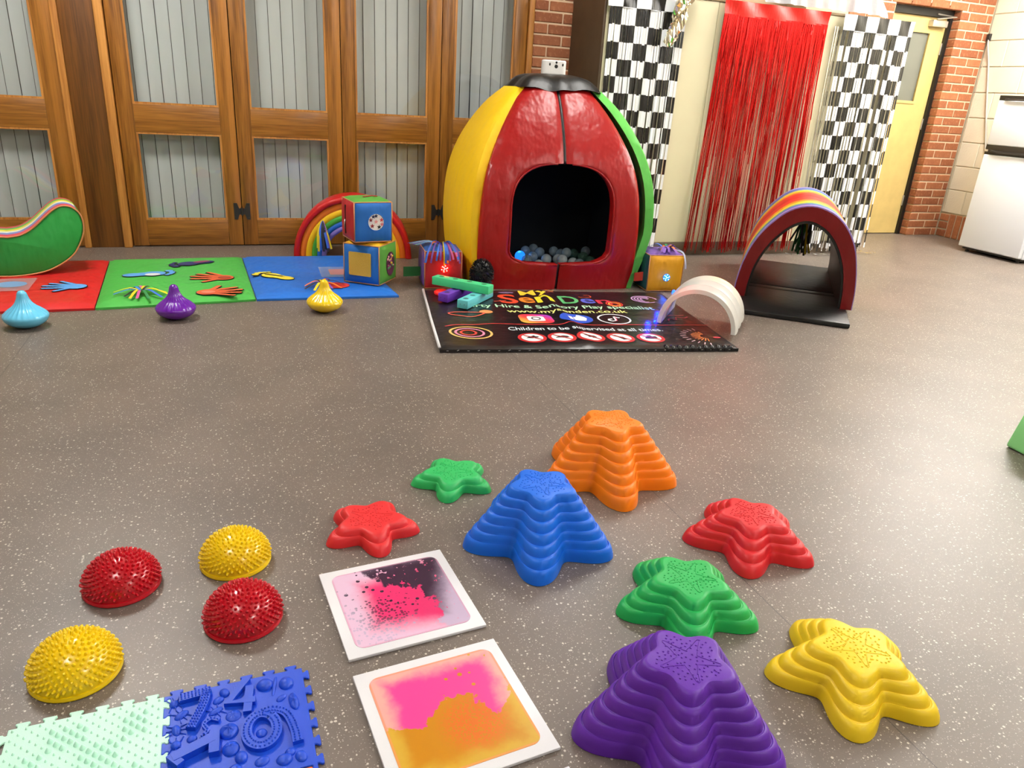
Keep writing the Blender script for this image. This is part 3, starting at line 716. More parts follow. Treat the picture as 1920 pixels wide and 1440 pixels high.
def ribbon(parent, pts, wd, mat, name='ribbon', world=True, side_=None):
    P_ = smooth_path(pts, 4); v = []; f = []
    for i, p in enumerate(P_):
        d = (P_[min(i + 1, len(P_) - 1)] - P_[max(i - 1, 0)]).normalized(); sd = d.cross(Vector(side_ or (0, 0, 1)))
        if sd.length < 1e-4: sd = Vector((1, 0, 0))
        sd = sd.normalized() * wd / 2; up = Vector((0, 0, .0008)); v += [p - sd, p + sd]
    for i in range(len(P_) - 1): f.append((2 * i, 2 * i + 1, 2 * i + 3, 2 * i + 2))
    return mk(name, v, f, mat, parent, True, world)
def splay(parent, cx, cy, R, n, cols, seed, z=TZ + .004, rise=.02, sq=1.0):
    r = random.Random(seed)
    for i in range(n):
        a = 2 * PI * (i + r.uniform(-.3, .3)) / n; L = R * r.uniform(.75, 1.1)
        ribbon(parent, [(cx, cy, z + rise * .6), (cx + .4 * L * math.cos(a), cy + .4 * L * math.sin(a) * sq, z + rise + r.uniform(0, .01)), (cx + L * math.cos(a), cy + L * math.sin(a) * sq, z + r.uniform(.001, .004))], .014, cols[i % len(cols)])
splay(am, -.475, 4.065, .125, 15, [RIB[0], RIB[2], RIB[4], RIB[0], RIB[6], RIB[5], RIB[2]], 3)
splay(am, .43, 4.12, .12, 13, [RIB[4], RIB[1], RIB[3], RIB[4], RIB[0]], 5)

# ------------------------------------------------------------------ rocker
RK = thing('rocker', 'green kidney-shaped soft play rocker with striped top on the red mat', 'soft play rocker', (-1.165, 4.62, .036), math.radians(13))
half = [(.0, .205), (.06, .215), (.12, .25), (.175, .30), (.23, .345), (.275, .36), (.32, .345), (.35, .30), (.35, .22), (.31, .13), (.26, .075), (.16, .02), (.05, .001)]
prof = [(x, z) for x, z in half] + [(-x, z) for x, z in half[::-1] if x > 0]
pr = smooth_path([(x, 0, z) for x, z in prof] + [(prof[0][0], 0, prof[0][1])], 4)[:-1]
RX0 = .015
n = len(pr); D0, D1 = -.12, .17
bdy = MB().add([(p.x + RX0, D0, p.z) for p in pr] + [(p.x + RX0, D1, p.z) for p in pr], [tuple(range(n))[::-1], tuple(range(n, 2 * n))] + [(i, (i + 1) % n, n + (i + 1) % n, n + i) for i in range(n)]).ok('body', vinyl('rocker_green', (36, 150, 62), .45), RK)
bevel_mesh(bdy.data, .012, 2, 60); bdy.data.polygons.foreach_set('use_smooth', [True] * len(bdy.data.polygons)); bdy.data.set_sharp_from_angle(angle=math.radians(50))
topi = [i for i, p in enumerate(pr) if p.z > .19 and (abs(p.x) < .33)]
left = [p for i, p in enumerate(pr) if i in topi]; left = sorted(left, key=lambda p: p.x)
left = [p for p in left if p.z > .2]
for (a, b, c) in ((-.115, -.062, (222, 62, 84)), (-.062, -.012, (116, 140, 206)), (-.012, .03, (236, 238, 220)), (.03, .075, (236, 222, 60)), (.075, .12, (90, 190, 90)), (.12, .165, (206, 60, 80))):
    v = []; f = []
    for i, p in enumerate(left):
        q = left[min(i + 1, len(left) - 1)] - left[max(i - 1, 0)]; nn = Vector((-q.z, 0, q.x)).normalized() * .003
        v += [(p.x + RX0 + nn.x, a, p.z + nn.z), (p.x + RX0 + nn.x, b, p.z + nn.z)]
    for i in range(len(left) - 1): f.append((2 * i, 2 * i + 2, 2 * i + 3, 2 * i + 1))
    mk('stripe', v, f, plastic('rocker_%d_%d' % c[:2], c, .4), RK, True)
MB().tube([(p.x + RX0, D0 - .001, p.z) for p in pr], .004, 6, True).ok('piping', plastic('piping_tan', (200, 140, 90), .5), RK, True)

# ------------------------------------------------------------------ rainbow arch
RA = thing('rainbow_arch', 'padded rainbow arch standing behind the stacked cubes', 'soft play arch', (.748, 5.09, 0), math.radians(-10))
def arch_band(ri, ro, y0, y1, puff=.01, seg=40, kx=1.0, kz=1.04):
    m = MB(); nr = 4
    def fo(u, v): a = PI * u; r_ = ri + (ro - ri) * v; b = puff * (1 - (2 * v - 1) ** 4); return (-kx * r_ * math.cos(a), y0 - b, kz * r_ * math.sin(a) + .002)
    def fi(u, v): a = PI * u; r_ = ri + (ro - ri) * v; return (-kx * r_ * math.cos(a), y1, kz * r_ * math.sin(a) + .002)
    return m.shell(fo, fi, seg, nr)
edges = [.388, .348, .31, .272, .238, .208, .178]
for i, c in enumerate(((196, 24, 26), (240, 120, 24), (250, 196, 10), (70, 160, 50), (26, 96, 190), (122, 104, 180))):
    dp = .10 if i == 0 else .09
    o = arch_band(edges[i + 1] + .0005, edges[i], -dp, dp, .012 if i == 0 else .006).ok('arch_band', vinyl('rainbow_%d' % i, c, .35 if i == 0 else .6), RA, 50); recalc(o)
rr_ = random.Random(9)
for i in range(12):
    a = rr_.uniform(-.05, .05); ribbon(RA, [(-.195, -.105, .245), (-.195 + a * .7, -.135, .17), (-.185 + a * 1.1, -.13 - rr_.uniform(0, .03), rr_.uniform(.04, .08))], .013, RIB[[4, 1, 0, 4, 2, 0][i % 6]], world=False, side_=(0, 1, 0))

# ------------------------------------------------------------------ soft cubes
PAN = {}
def soft_cube(name, label, loc, rz, s, cols, taper=0, puff=.012):
    """six padded panels: front(-y), right(+x), back, left(-x), top, bottom"""
    t = thing(name, label, 'soft cube', loc, rz); h = s / 2
    ax = {'front': ((1, 0, 0), (0, 0, 1), (0, -1, 0)), 'back': ((-1, 0, 0), (0, 0, 1), (0, 1, 0)), 'right': ((0, 1, 0), (0, 0, 1), (1, 0, 0)), 'left': ((0, -1, 0), (0, 0, 1), (-1, 0, 0)), 'top': ((1, 0, 0), (0, 1, 0), (0, 0, 1)), 'bottom': ((1, 0, 0), (0, -1, 0), (0, 0, -1))}
    for k, mat in cols.items():
        U, V, N = (Vector(v) for v in ax[k])
        def fn(u, v):
            a, b = 2 * u - 1, 2 * v - 1; rd = .012
            def cv(q): return q * (1 - .05 * abs(q) ** 6)
            p = (U * cv(a) + V * cv(b) + N * (1 - .05 * max(abs(a) ** 8, abs(b) ** 8))) * h + N * (puff if k != 'bottom' else 0) * (1 - a ** 4) * (1 - b ** 4) + Vector((0, 0, h))
            k_ = 1 - taper * (p.z / s); p.x *= k_; p.y *= k_; return p
        o = MB().grid(fn, 14, 14).ok('side_panel', mat, t, True); PAN[(t.name, k)] = o
    e = h * .955; tb = MB()
    for z in (e + h, h - e):
        k_ = 1 - taper * (z / s); tb.tube([(x * e * k_, y * e * k_, z) for x, y in ((1, 1), (-1, 1), (-1, -1), (1, -1))], .0035, 6, True)
    for x, y in ((1, 1), (-1, 1), (-1, -1), (1, -1)): tb.tube([(x * e * (1 - taper * (h - e) / s), y * e * (1 - taper * (h - e) / s), h - e), (x * e * (1 - taper * (h + e) / s), y * e * (1 - taper * (h + e) / s), e + h)], .0035, 6)
    tb.ok('piping', plastic('piping_tan', (200, 140, 90), .5), t, True)
    return t
CBL = vinyl('cube_blue', (28, 106, 190), .6); CGR = vinyl('cube_green', (84, 156, 58), .6); CYL = vinyl('cube_yellow', (240, 186, 30), .6); CRD = vinyl('cube_red', (176, 34, 40), .5)
lc = soft_cube('soft_cube', 'lower stacked cube, blue with a gold square patch and green oval side', (.715, 4.235, .034), math.radians(-36), .228, {'front': CBL, 'right': CGR, 'back': CRD, 'left': CRD, 'top': CYL, 'bottom': CBL})
gp = MB().prism([(x, z) for x, z in rrect(-.068, .068, -.06, .072, .006)], 0, .003).ok('gold_patch', plastic('gold_fur', (206, 168, 66), .9, bump=.8, bscale=250), lc)
gp.rotation_euler = (PI / 2, 0, 0); gp.location = (0, -.127, .112); gp.parent = PAN[(lc.name, 'front')]
ov = MB().prism(ell(0, 0, .052, .068, 32), 0, .003).ok('oval_window', plastic('sequin_plum', (92, 46, 70), .35, var=.4), lc); ov.rotation_euler = (PI / 2, 0, PI / 2); ov.location = (.126, 0, .112); ov.parent = PAN[(lc.name, 'right')]
r = random.Random(31)
for i in range(16):
    a = r.uniform(0, 6.28); q = math.sqrt(r.random()) * .85
    o = MB().ball((0, 0, 0), (.008, .008, .004), 10, 4, True).ok('sequin', plastic('sequin_%d' % (i % 4), [(220, 190, 60), (80, 150, 90), (160, 60, 110), (220, 150, 160)][i % 4], .3), lc, True); o.rotation_euler = (PI / 2, 0, PI / 2); o.location = (.129, .052 * q * math.cos(a), .112 + .068 * q * math.sin(a)); o.parent = PAN[(lc.name, 'right')]
uc = soft_cube('soft_cube', 'upper stacked cube, blue with a round star window and red zip side', (.70, 4.235, .274), math.radians(9), .225, {'front': CBL, 'left': CRD, 'right': CYL, 'back': CGR, 'top': CGR, 'bottom': CRD})
sw = MB().prism(ell(0, 0, .047, .047, 32), 0, .003).ok('star_window', plastic('window_white', (236, 232, 226), .5), uc); sw.rotation_euler = (PI / 2, 0, 0); sw.location = (.01, -.122, .115); sw.parent = PAN[(uc.name, 'front')]
o = MB().tube([(.047 * math.cos(2 * PI * k / 28), -.047 * math.sin(2 * PI * k / 28) * 0, .047 * math.sin(2 * PI * k / 28)) for k in range(28)], .003, 6, True).ok('window_ring', CBL, uc, True); o.location = (.01, -.124, .115); o.parent = PAN[(uc.name, 'front')]
def starp(r0, r1, n=5, a0=PI / 2): return [((r0 if k % 2 == 0 else r1) * math.cos(a0 + PI * k / n), (r0 if k % 2 == 0 else r1) * math.sin(a0 + PI * k / n)) for k in range(2 * n)]
for i, (x, z, c) in enumerate(((0, .003, (230, 150, 150)), (-.022, -.02, (150, 30, 40)), (.018, -.026, (20, 18, 20)), (-.03, .012, (120, 30, 46)), (.0, .034, (28, 30, 60)), (.032, .012, (196, 60, 70)), (-.016, .03, (40, 40, 80)), (.034, -.012, (220, 120, 130)))):
    o = MB().prism(starp(.013, .0055), 0, .001).ok('star', plastic('star_%d' % i, c, .5), uc); o.rotation_euler = (PI / 2, 0, 0); o.location = (.01 + x, -.1255, .115 + z); o.parent = PAN[(uc.name, 'front')]
zp = MB().prism(rrect(-.006, .006, -.08, .08, .005), 0, .004).ok('zip', BLACKP, uc); zp.rotation_euler = (PI / 2, 0, -PI / 2); zp.location = (-.1225, .0, .115); zp.parent = PAN[(uc.name, 'left')]
MB().tube([(-.127, -.0, .115), (-.131, -.002, .085), (-.129, 0, .06)], .003, 6).ok('zip_pull', CHR, uc, True)
MB().tube([(-.03, -.02, .238), (.02, -.03, .246), (.06, -.0, .238)], .003, 6).ok('strap', CRD, uc, True)

rc = soft_cube('sensory_cube', 'red sensory cube with a glowing red light and ribbon tuft', (1.13, 4.22, 0), math.radians(-6), .225, {'front': CRD, 'left': PURV, 'right': CRD, 'back': CBL, 'top': vinyl('cube_top_blue', (40, 90, 170), .5), 'bottom': CBL})
def led(parent, x, z, y, c, glow, energy):
    o = MB().prism(ell(0, 0, .022, .022, 24), 0, .004).ok('light_disc', emit('led_disc_%s' % glow, c, 3.0), parent); o.rotation_euler = (PI / 2, 0, 0); o.location = (x, y, z)
    for k in range(10):
        rr = 0 if k == 0 else (.009 if k < 4 else .0175); a = (k * 2 * PI / 3) if k < 4 else k * 2 * PI / 6 + .3
        o = MB().ball((0, 0, 0), (.0035, .003, .0035), 8, 5).ok('led_bulb', emit('led_bulb_%s' % glow, tuple(min(255, v + 110) for v in c), 6), parent, True); o.parent = PAN[(parent.name, 'front')]; o.location = (x + rr * math.cos(a), y - .004, z + rr * math.sin(a))
    l = bpy.data.lights.new('led_glow', 'POINT'); l.energy = energy; l.color = rgb(*c)[:3]; l.shadow_soft_size = .02
    lo = bpy.data.objects.new('led_glow', l); COL.objects.link(lo); lo.parent = parent; lo.location = (x, y - .03, z)
led(rc, .005, .125, -.126, (255, 20, 10), 'red', .12)
rr_ = random.Random(17)
for i in range(16):
    a = -PI / 2 + rr_.uniform(-1.3, 1.3); L = rr_.uniform(.07, .125)
    x1, y1 = L * math.cos(a), -.02 + L * math.sin(a); over = y1 < -.112
    ribbon(rc, [(0, -.05, .245), (x1 * .5, -.05 + (y1 + .05) * .55, .262 + rr_.uniform(0, .012)), (x1 * .9, min(y1, -.12) - .016, .228 - rr_.uniform(0, .012)), (x1 * 1.05, -.142 - rr_.uniform(0, .012), .185 - rr_.uniform(0, .035))], .011, RIB[[2, 1, 0, 2, 6, 3, 1, 2][i % 8]], world=False, side_=(0, 1, .3))
for i in range(6): ribbon(rc, [(0, -.05, .245), (-.07, -.0 + i * .01, .255), (-.14 - .01 * i, .0 + i * .012, .235)], .011, RIB[[2, 7, 2, 1, 7, 2][i]], world=False)
gs = mk('strap', [(-.225, -.05, .06), (-.108, -.05, .065), (-.108, -.05, .12), (-.225, -.05, .118), (-.225, -.045, .06), (-.108, -.045, .065), (-.108, -.045, .12), (-.225, -.045, .118)], [(0, 1, 2, 3), (7, 6, 5, 4), (0, 4, 5, 1), (1, 5, 6, 2), (2, 6, 7, 3), (3, 7, 4, 0)], plastic('strap_green', (30, 104, 50), .25), rc); gs['label'] = 'green shiny strap'
yc = soft_cube('sensory_cube', 'yellow sensory cube with a glowing blue light beside the den', (2.492, 4.0, 0), math.radians(-7), .232, {'front': vinyl('cube_amber', (232, 164, 20), .5), 'left': vinyl('cube_teal', (14, 70, 70), .5), 'right': vinyl('cube_teal', (14, 70, 70), .5), 'back': CBL, 'top': PURV, 'bottom': CBL}, taper=-.04)
led(yc, .0, .095, -.134, (20, 90, 255), 'blue', .12)
rs = mk('strap', [(-.185, -.07, .055), (-.112, -.07, .06), (-.112, -.07, .115), (-.185, -.07, .108), (-.185, -.065, .055), (-.112, -.065, .06), (-.112, -.065, .115), (-.185, -.065, .108)], [(0, 1, 2, 3), (7, 6, 5, 4), (0, 4, 5, 1), (1, 5, 6, 2), (2, 6, 7, 3), (3, 7, 4, 0)], plastic('strap_red', (206, 66, 44), .3), yc); rs['label'] = 'red strap'
r = random.Random(6)
for i in range(22):
    a = r.uniform(0, 6.28); L = r.uniform(.04, .13)
    ribbon(yc, [(.02, -.03, .245), (.02 + .5 * L * math.cos(a), -.03 + .5 * L * math.sin(a), .262 + r.uniform(0, .015)), (.02 + L * math.cos(a), -.03 + L * math.sin(a), .243 + r.uniform(0, .008))], .016, RIB[[1, 1, 2, 1, 5, 3, 1][i % 7]], world=False)
ribbon(yc, [(.06, -.06, .255), (.10, -.11, .245), (.112, -.138, .19), (.118, -.14, .15)], .01, plastic('ribbon_silver', (200, 206, 226), .3), world=False, side_=(0, 1, 0))

# black bristle brush
bh = thing('bristle_pad', 'black bristly pad leaning on the den beside the red cube', 'sensory pad', (1.315, 3.99, .027))
MB().ball((0, 0, .085), (.06, .035, .08), 16, 10).ok('core', BLK, bh, True)
bs = MB(); r = random.Random(41)
for i in range(900):
    z = r.uniform(-1, 1); a = r.uniform(0, 6.28); q = math.sqrt(1 - z * z); d = Vector((q * math.cos(a), q * math.sin(a), z)); p = Vector((d.x * .058, d.y * .034, .085 + d.z * .078)); d = (d + Vector((r.gauss(0, .3), r.gauss(0, .3), r.gauss(0, .3)))).normalized(); L = .018
    sx = d.cross(Vector((0, 0, 1))).normalized() * .0018; sy = d.cross(sx).normalized() * .0018; e = p + d * L
    if e.z < .002: e.z = .002
    bs.add([p + sx, p - sx * .5 + sy, p - sx * .5 - sy, e + sx * .6, e - sx * .3 + sy * .6, e - sx * .3 - sy * .6], [(0, 1, 4, 3), (1, 2, 5, 4), (2, 0, 3, 5), (3, 4, 5)])
o = bs.ok('bristles', plastic('bristle_black', (10, 10, 16), .5), bh); o['kind'] = 'stuff'

# ------------------------------------------------------------------ printed banner mat
BN = thing('printed_mat', 'black printed floor mat with rainbow logo, web address and warning signs', 'mat', (.834, 3.085, 0), math.radians(-9.3))
BU0, BU1, BV0, BV1, BH = -.008, 1.437, -.072, .965, .026
def bz(u, v):
    return BH + .014 * math.exp(-((u - .70 + .04 * v) / .035) ** 2) * (.35 + .65 * min(1, max(0, v + .07) / .5)) + .0025 * math.sin(9 * u + 2) * math.sin(6 * v + 1)
def btop(a, b):
    u = BU0 + (BU1 - BU0) * a; v = BV0 + (BV1 - BV0) * b; e = 1 - max(abs(2 * a - 1) ** 40, abs(2 * b - 1) ** 30)
    return (u, v, .016 + (bz(u, v) - .016) * e)
tb = NT('black_banner'); tb.set(Base_Color=rgb(24, 22, 24), Roughness=.3); nn = tb.noise(tb.coord(), 9, 3); tb.bump(tb.math('ADD', nn, tb.math('MULTIPLY', tb.noise(tb.coord(scale=(3, 30, 1)), 1, 2), .2)), .35, .02)
o = MB().shell(btop, lambda a, b: (BU0 + (BU1 - BU0) * a, BV0 + (BV1 - BV0) * b, .001), 90, 50).ok('cover', tb.m, BN, 60); recalc(o)
MB().tube([(BU0, BV0 + .02, .02), (BU0 - .003, .4, .022), (BU0, BV1 - .01, .022)], .007, 8).ok('edge_binding', plastic('white_binding', (226, 226, 226), .4), BN, True)
m = MB(); r = random.Random(8)
for i in range(30):
    u = BU0 + .03 + i * .047
    if u > BU1 - .02: break
    m.tube([(u, BV0 - .0005, .010), (u + .009, BV0 - .001, .011 + r.uniform(-.002, .003))], .0009, 5)
o = m.ok('stitching', plastic('thread_white', (220, 220, 220), .5), BN)
rr_ = random.Random(15); m = MB()
for i in range(11):
    u = 1.07 + i * .033; m.ball((u, BV0 + .016, .014), (.014, .022, .013 + rr_.uniform(0, .004)), 10, 6)
m.ok('ruffled_edge', plastic('banner_edge', (20, 19, 20), .25), BN, True)
PRT = {}
def ink(c): return plastic('ink_%d_%d_%d' % c, c, .45)
def tess(poly, step=.02):
    return poly
def pr_poly(name, poly, c, lift=.002, label=None):
    """flat print: polygon cut along u so that it follows the mat"""
    bm = bmesh.new(); vs = [bm.verts.new((x, y, 0)) for x, y in poly]; bm.faces.new(vs)
    return finish_print(name, bm, c, lift, label)
def finish_print(name, bm, c, lift, label=None):
    bmesh.ops.triangulate(bm, faces=bm.faces)
    x0 = min(v.co.x for v in bm.verts); x1 = max(v.co.x for v in bm.verts)
    if x1 > .55 and x0 < .85:
        for i in range(13):
            q = .58 + i * .02
            if x0 < q < x1: bmesh.ops.bisect_plane(bm, geom=bm.verts[:] + bm.edges[:] + bm.faces[:], plane_co=(q, 0, 0), plane_no=(1, 0, 0), dist=1e-6)
    for v in bm.verts: v.co.z = bz(v.co.x, v.co.y) + lift
    bmesh.ops.recalc_face_normals(bm, faces=bm.faces)
    for f in bm.faces:
        if f.normal.z < 0: f.normal_flip()
    me = bpy.data.meshes.new(name); bm.to_mesh(me); bm.free()
    o = link(name, me, c if isinstance(c, bpy.types.Material) else ink(c), BN)
    if label: o['label'] = label
    return o
def pr_text(s, u0, v0, w_, h_, c, bold=.02, slope=0, shear=0, lift=.002, arc=0):
    vs, fs = text_mesh(s, bold); bm = bmesh.new()
    bv = [bm.verts.new((u0 + w_ * x + shear * y * h_, v0 + h_ * y + slope * x + arc * math.sin(x * PI), 0)) for x, y in vs]
    for f in fs:
        try: bm.faces.new([bv[i] for i in f])
        except ValueError: pass
    return finish_print('lettering', bm, c, lift)
def pr_line(pts, wd, c, closed=False, name='printed_line', lift=.002, n=5):
    P_ = [Vector((x, y, 0)) for x, y in pts]
    if closed: P_ = P_ + [P_[0]]
    P_ = smooth_path(P_, n); bm = bmesh.new(); prev = None
    for i, p in enumerate(P_):
        d = (P_[min(i + 1, len(P_) - 1)] - P_[max(i - 1, 0)]).normalized(); s_ = Vector((-d.y, d.x, 0)) * wd / 2
        a, b = bm.verts.new(p - s_), bm.verts.new(p + s_)
        if prev: bm.faces.new((prev[0], a, b, prev[1]))
        prev = (a, b)
    return finish_print(name, bm, c, lift)
# logo
pr_text('My', .535, .80, .165, .125, (244, 206, 60), .015)
for ch, u, w_, v, h_, c in (('S', .395, .105, .655, .19, (226, 74, 44)), ('e', .508, .088, .675, .115, (240, 130, 40)), ('n', .606, .10, .68, .115, (226, 214, 50)), ('D', .745, .108, .665, .155, (92, 176, 110)), ('e', .862, .08, .665, .10, (90, 96, 196)), ('n', .95, .085, .655, .085, (198, 50, 70))):
    pr_text(ch, u, v, w_, h_, c, .018)
for k in range(3): pr_line(ell(1.04, .655 - k * .006, .045 - k * .013, .05 - k * .014, 14), .008, [(226, 60, 50), (250, 170, 60), (226, 60, 50)][k], True)
pr_line([(.70, .93), (.72, .95), (.74, .93), (.76, .95)], .006, (236, 150, 60)); pr_line([(.71, .90), (.73, .915), (.75, .90)], .006, (200, 90, 60))
pr_poly('printed_cloud', ell(.46, .885, .045, .02), (120, 100, 130)); pr_line([(.36, .69), (.40, .70), (.43, .71)], .012, (220, 90, 70)); pr_line([(.87, .80), (.91, .795), (.945, .80), (.94, .84), (.91, .84)], .006, (226, 90, 60))
MNT = (186, 232, 190); LIM = (232, 236, 140)
pr_text('Party Hire & Sensory Play specialist', .175, .555, 1.07, .082, MNT, .012, -.02)
pr_text('www.mysenden.co.uk', .398, .462, .665, .072, LIM, .012)
pr_text('Children to be supervised at all times.', .352, .165, .79, .066, (222, 236, 240), .012, -.015)
# social icons
def insta():
    t = NT('ink_sunset'); x = t.xyz(t.coord()); a = t.math('ADD', t.math('MULTIPLY', t.math('SUBTRACT', x[0], .44), 3.2), t.math('MULTIPLY', t.math('SUBTRACT', x[1], .29), 3.2))
    c = t.mix(t.step(a, .0, .55), rgb(252, 190, 70), rgb(236, 60, 70)); c = t.mix(t.step(a, .55, 1.1), c, rgb(150, 60, 200)); t.set(Base_Color=c, Roughness=.45); return t.m
pr_poly('camera_icon', rrect(.44, .616, .292, .45, .045), insta(), .002, 'camera social media icon')
pr_poly('camera_body', rrect(.482, .572, .325, .41, .018), (246, 244, 244), .0035); pr_line(ell(.527, .368, .022, .024, 14), .006, (60, 50, 60), True, lift=.005)
pr_poly('thumb_icon', ell(.742, .372, .088, .082, 36), (48, 86, 200), .002, 'thumbs up social media icon')
pr_poly('thumb_mark', [(.70, .335), (.722, .335), (.722, .392), (.70, .392)], (246, 246, 250), .0035); pr_poly('thumb_mark', [(.728, .335), (.785, .33), (.80, .375), (.792, .40), (.765, .398), (.772, .43), (.757, .435), (.745, .398), (.728, .39)], (246, 246, 250), .0035)
pr_line(ell(.948, .37, .085, .082, 24), .010, (240, 240, 240), True)
pr_line([(.958, .41), (.955, .37), (.95, .345), (.93, .335), (.915, .35), (.922, .368), (.938, .37)], .013, (246, 246, 246)); pr_line([(.957, .412), (.968, .396), (.985, .392)], .013, (246, 246, 246)); pr_line([(.962, .405), (.959, .366), (.954, .34), (.933, .328)], .004, (236, 60, 90), lift=.003)
# red wavy line, doodles
pr_line([(.045, .235), (.1, .262), (.2, .27), (.3, .288), (.45, .272), (.62, .268), (.70, .285), (.80, .262), (1.0, .275), (1.2, .262), (1.43, .262)], .009, (206, 62, 58))
for k, c in enumerate(((240, 190, 110), (226, 140, 170), (214, 70, 60))): pr_line(ell(.16 - k * .006, .14, .10 - .032 * k, .088 - .026 * k, 14, -.2), .012, c, True)
pr_line([(.085, .47), (.13, .485), (.2, .48), (.27, .47), (.255, .44), (.20, .40), (.14, .42), (.095, .445)], .010, (222, 90, 70), True); pr_poly('printed_dot', ell(.285, .487, .035, .03), (240, 150, 90))
for k in range(4): pr_line(ell(1.26, .77, .075 - .018 * k, .07 - .016 * k, 14)[(2 * k) % 3:13 - k], .008, (206, 160, 206))
pr_line([(1.24, .34), (1.26, .38), (1.29, .36), (1.31, .41), (1.35, .395), (1.38, .42)], .008, (206, 80, 100)); pr_line([(1.27, .43), (1.30, .45), (1.33, .44), (1.37, .45)], .007, (206, 80, 100))
for k in range(12):
    a = PI * (.55 + .08 * k); pr_line([(1.33 + .03 * math.cos(a), .07 + .03 * math.sin(a)), (1.33 + .075 * math.cos(a), .07 + .075 * math.sin(a))], .005, (226, 130, 70)); 
    pr_line([(1.33 + .10 * math.cos(a), .07 + .10 * math.sin(a)), (1.33 + .13 * math.cos(a), .07 + .13 * math.sin(a))], .005, (230, 190, 200))
pr_poly('printed_dot', ell(1.38, .055, .02, .012), (206, 70, 80))
# prohibition signs
for k, u in enumerate((.442, .588, .731, .882, 1.036)):
    v = .062
    pr_poly('warning_ring', ell(u, v, .069, .072, 32), (196, 40, 42), .002); pr_poly('warning_disc', ell(u, v, .052, .055, 32), (244, 242, 242), .003)
    g = {0: [(-.03, -.008), (.0, -.012), (.03, .0), (.034, .012), (.018, .014), (.012, .028), (.008, .008), (-.02, .004)],
         1: [(-.035, -.012), (-.012, -.008), (.01, -.012), (.036, -.004), (.03, .012), (.008, .02), (-.012, .012), (-.026, .0)],
         2: [(-.034, .012), (-.01, .02), (.02, .014), (.03, -.006), (.006, -.022), (.004, -.006), (-.016, -.016), (-.014, .0)],
         3: [(-.03, .034), (-.018, .036), (-.004, .014), (.014, .008), (.026, -.024), (.006, -.034), (-.006, -.008), (-.014, .008)],
         4: [(-.03, -.014), (-.028, .004), (-.014, .008), (-.012, .032), (.008, .034), (.012, .016), (.03, .02), (.034, -.006), (.012, -.018)]}[k]
    pr_poly('warning_symbol', [(u + x, v + y) for x, y in g], (24, 20, 22), .004)
    pr_line([(u - .04, v + .036), (u, v), (u + .04, v - .036)], .008, (196, 40, 42), lift=.005)

# ------------------------------------------------------------------ coloured balance bars
def bar(name, label, loc, rz, L, c, holes, rx=0, W=.062, H=.046):
    t = thing(name, label, 'balance bar', loc, rz, 'wooden style balance bars on the printed mat')
    m = plastic('bar_%d' % c[0], c, .4); o = rbox('beam', -L / 2, L / 2, -W / 2, W / 2, 0, H, m, t, .004, 2)
    hm = plastic('bar_hole_%d' % c[0], tuple(int(v * .6) for v in c), .5)
    for k in range(holes):
        x = -L / 2 + L * (k + .5) / holes; MB().lathe([(.0, H + .0006), (.011, H + .0006), (.013, H + .0012), (.015, H + .0006)], 16, (x, 0, 0)).ok('hole', hm, t, True)
    for s in (-1, 1): MB().ball((-L / 2, s * .012, H / 2), (.001, .003, .003), 8, 5).ok('peg_hole', hm, t, True)
    return t
def bl2w(u, v, z=0):
    x, y = rot2((u, v), math.radians(-9.3)); return (.834 + x, 3.085 + y, z)
def bar_between(label, p, q, z, c, holes):
    a = bl2w(*p); b = bl2w(*q); L = math.hypot(b[0] - a[0], b[1] - a[1])
    return bar('balance_bar', label, ((a[0] + b[0]) / 2, (a[1] + b[1]) / 2, z), math.atan2(b[1] - a[1], b[0] - a[0]), L, c, holes)
bar_between('purple balance bar lying under the green bar', (.075, .66), (.285, .925), .031, (108, 52, 178), 4)
bar_between('turquoise balance bar lying under the green bar', (.165, .535), (.345, .80), .031, (104, 204, 208), 4)
gb = bar_between('mint green balance bar laid across two others', (.05, .875), (.335, .66), .0795, (70, 206, 138), 4)
dd = MB().lathe([(0, .0), (.04, .0), (.042, .012), (.03, .022), (0, .024)], 24).ok('red_puck', emit('puck_red_glow', (226, 30, 24), .4), None, True); dd.location = bl2w(.085, .83, .031); tag(dd, 'small red translucent puck with added glow under the green balance bar', 'puck')  # emission added to a translucent red disc, not a lamp

# ------------------------------------------------------------------ translucent light-up arch
AR = thing('light_up_arch', 'small translucent white arch glowing with coloured lights on the printed mat', 'light arch', (2.175, 3.065, .0), math.atan2(-.272, .295))
def translucent():
    t = NT('milky_plastic'); t.set(Base_Color=rgb(236, 234, 228), Roughness=.35); t.b.inputs['Subsurface Weight'].default_value = .0
    t.b.inputs['Transmission Weight'].default_value = .0
    tl = t.new('ShaderNodeBsdfTranslucent'); tl.inputs[0].default_value = rgb(236, 234, 228); mx = t.new('ShaderNodeMixShader'); mx.inputs[0].default_value = .35
    t.l.new(t.b.outputs[0], mx.inputs[1]); t.l.new(tl.outputs[0], mx.inputs[2]); t.l.new(mx.outputs[0], t.out.inputs[0]); return t.m
MILK = translucent()
for k in range(3):
    y0 = k * .125; y1 = y0 + .119; ro, ri = .205, .178
    m = MB()
    def fo(u, v):
        a = PI * u; b = .006 * (1 - (2 * v - 1) ** 4); return (-(ro + b - .006) * math.cos(a), y0 + (y1 - y0) * v, .03 + (ro + b - .006) * 1.02 * math.sin(a))
    def fi(u, v):
        a = PI * u; return (-ri * math.cos(a), y0 + (y1 - y0) * v, .03 + ri * 1.02 * math.sin(a))
    o = m.shell(fo, fi, 40, 8).ok('arch_segment', MILK, AR, 50); recalc(o)
    if k < 2:
        o = arch_band(.182, .197, y1, y0 + .125, 0, 40, 1, 1.02).ok('joint_strip', plastic('joint_grey', (150, 148, 142), .5), AR, True); o.location.z = .03; recalc(o)
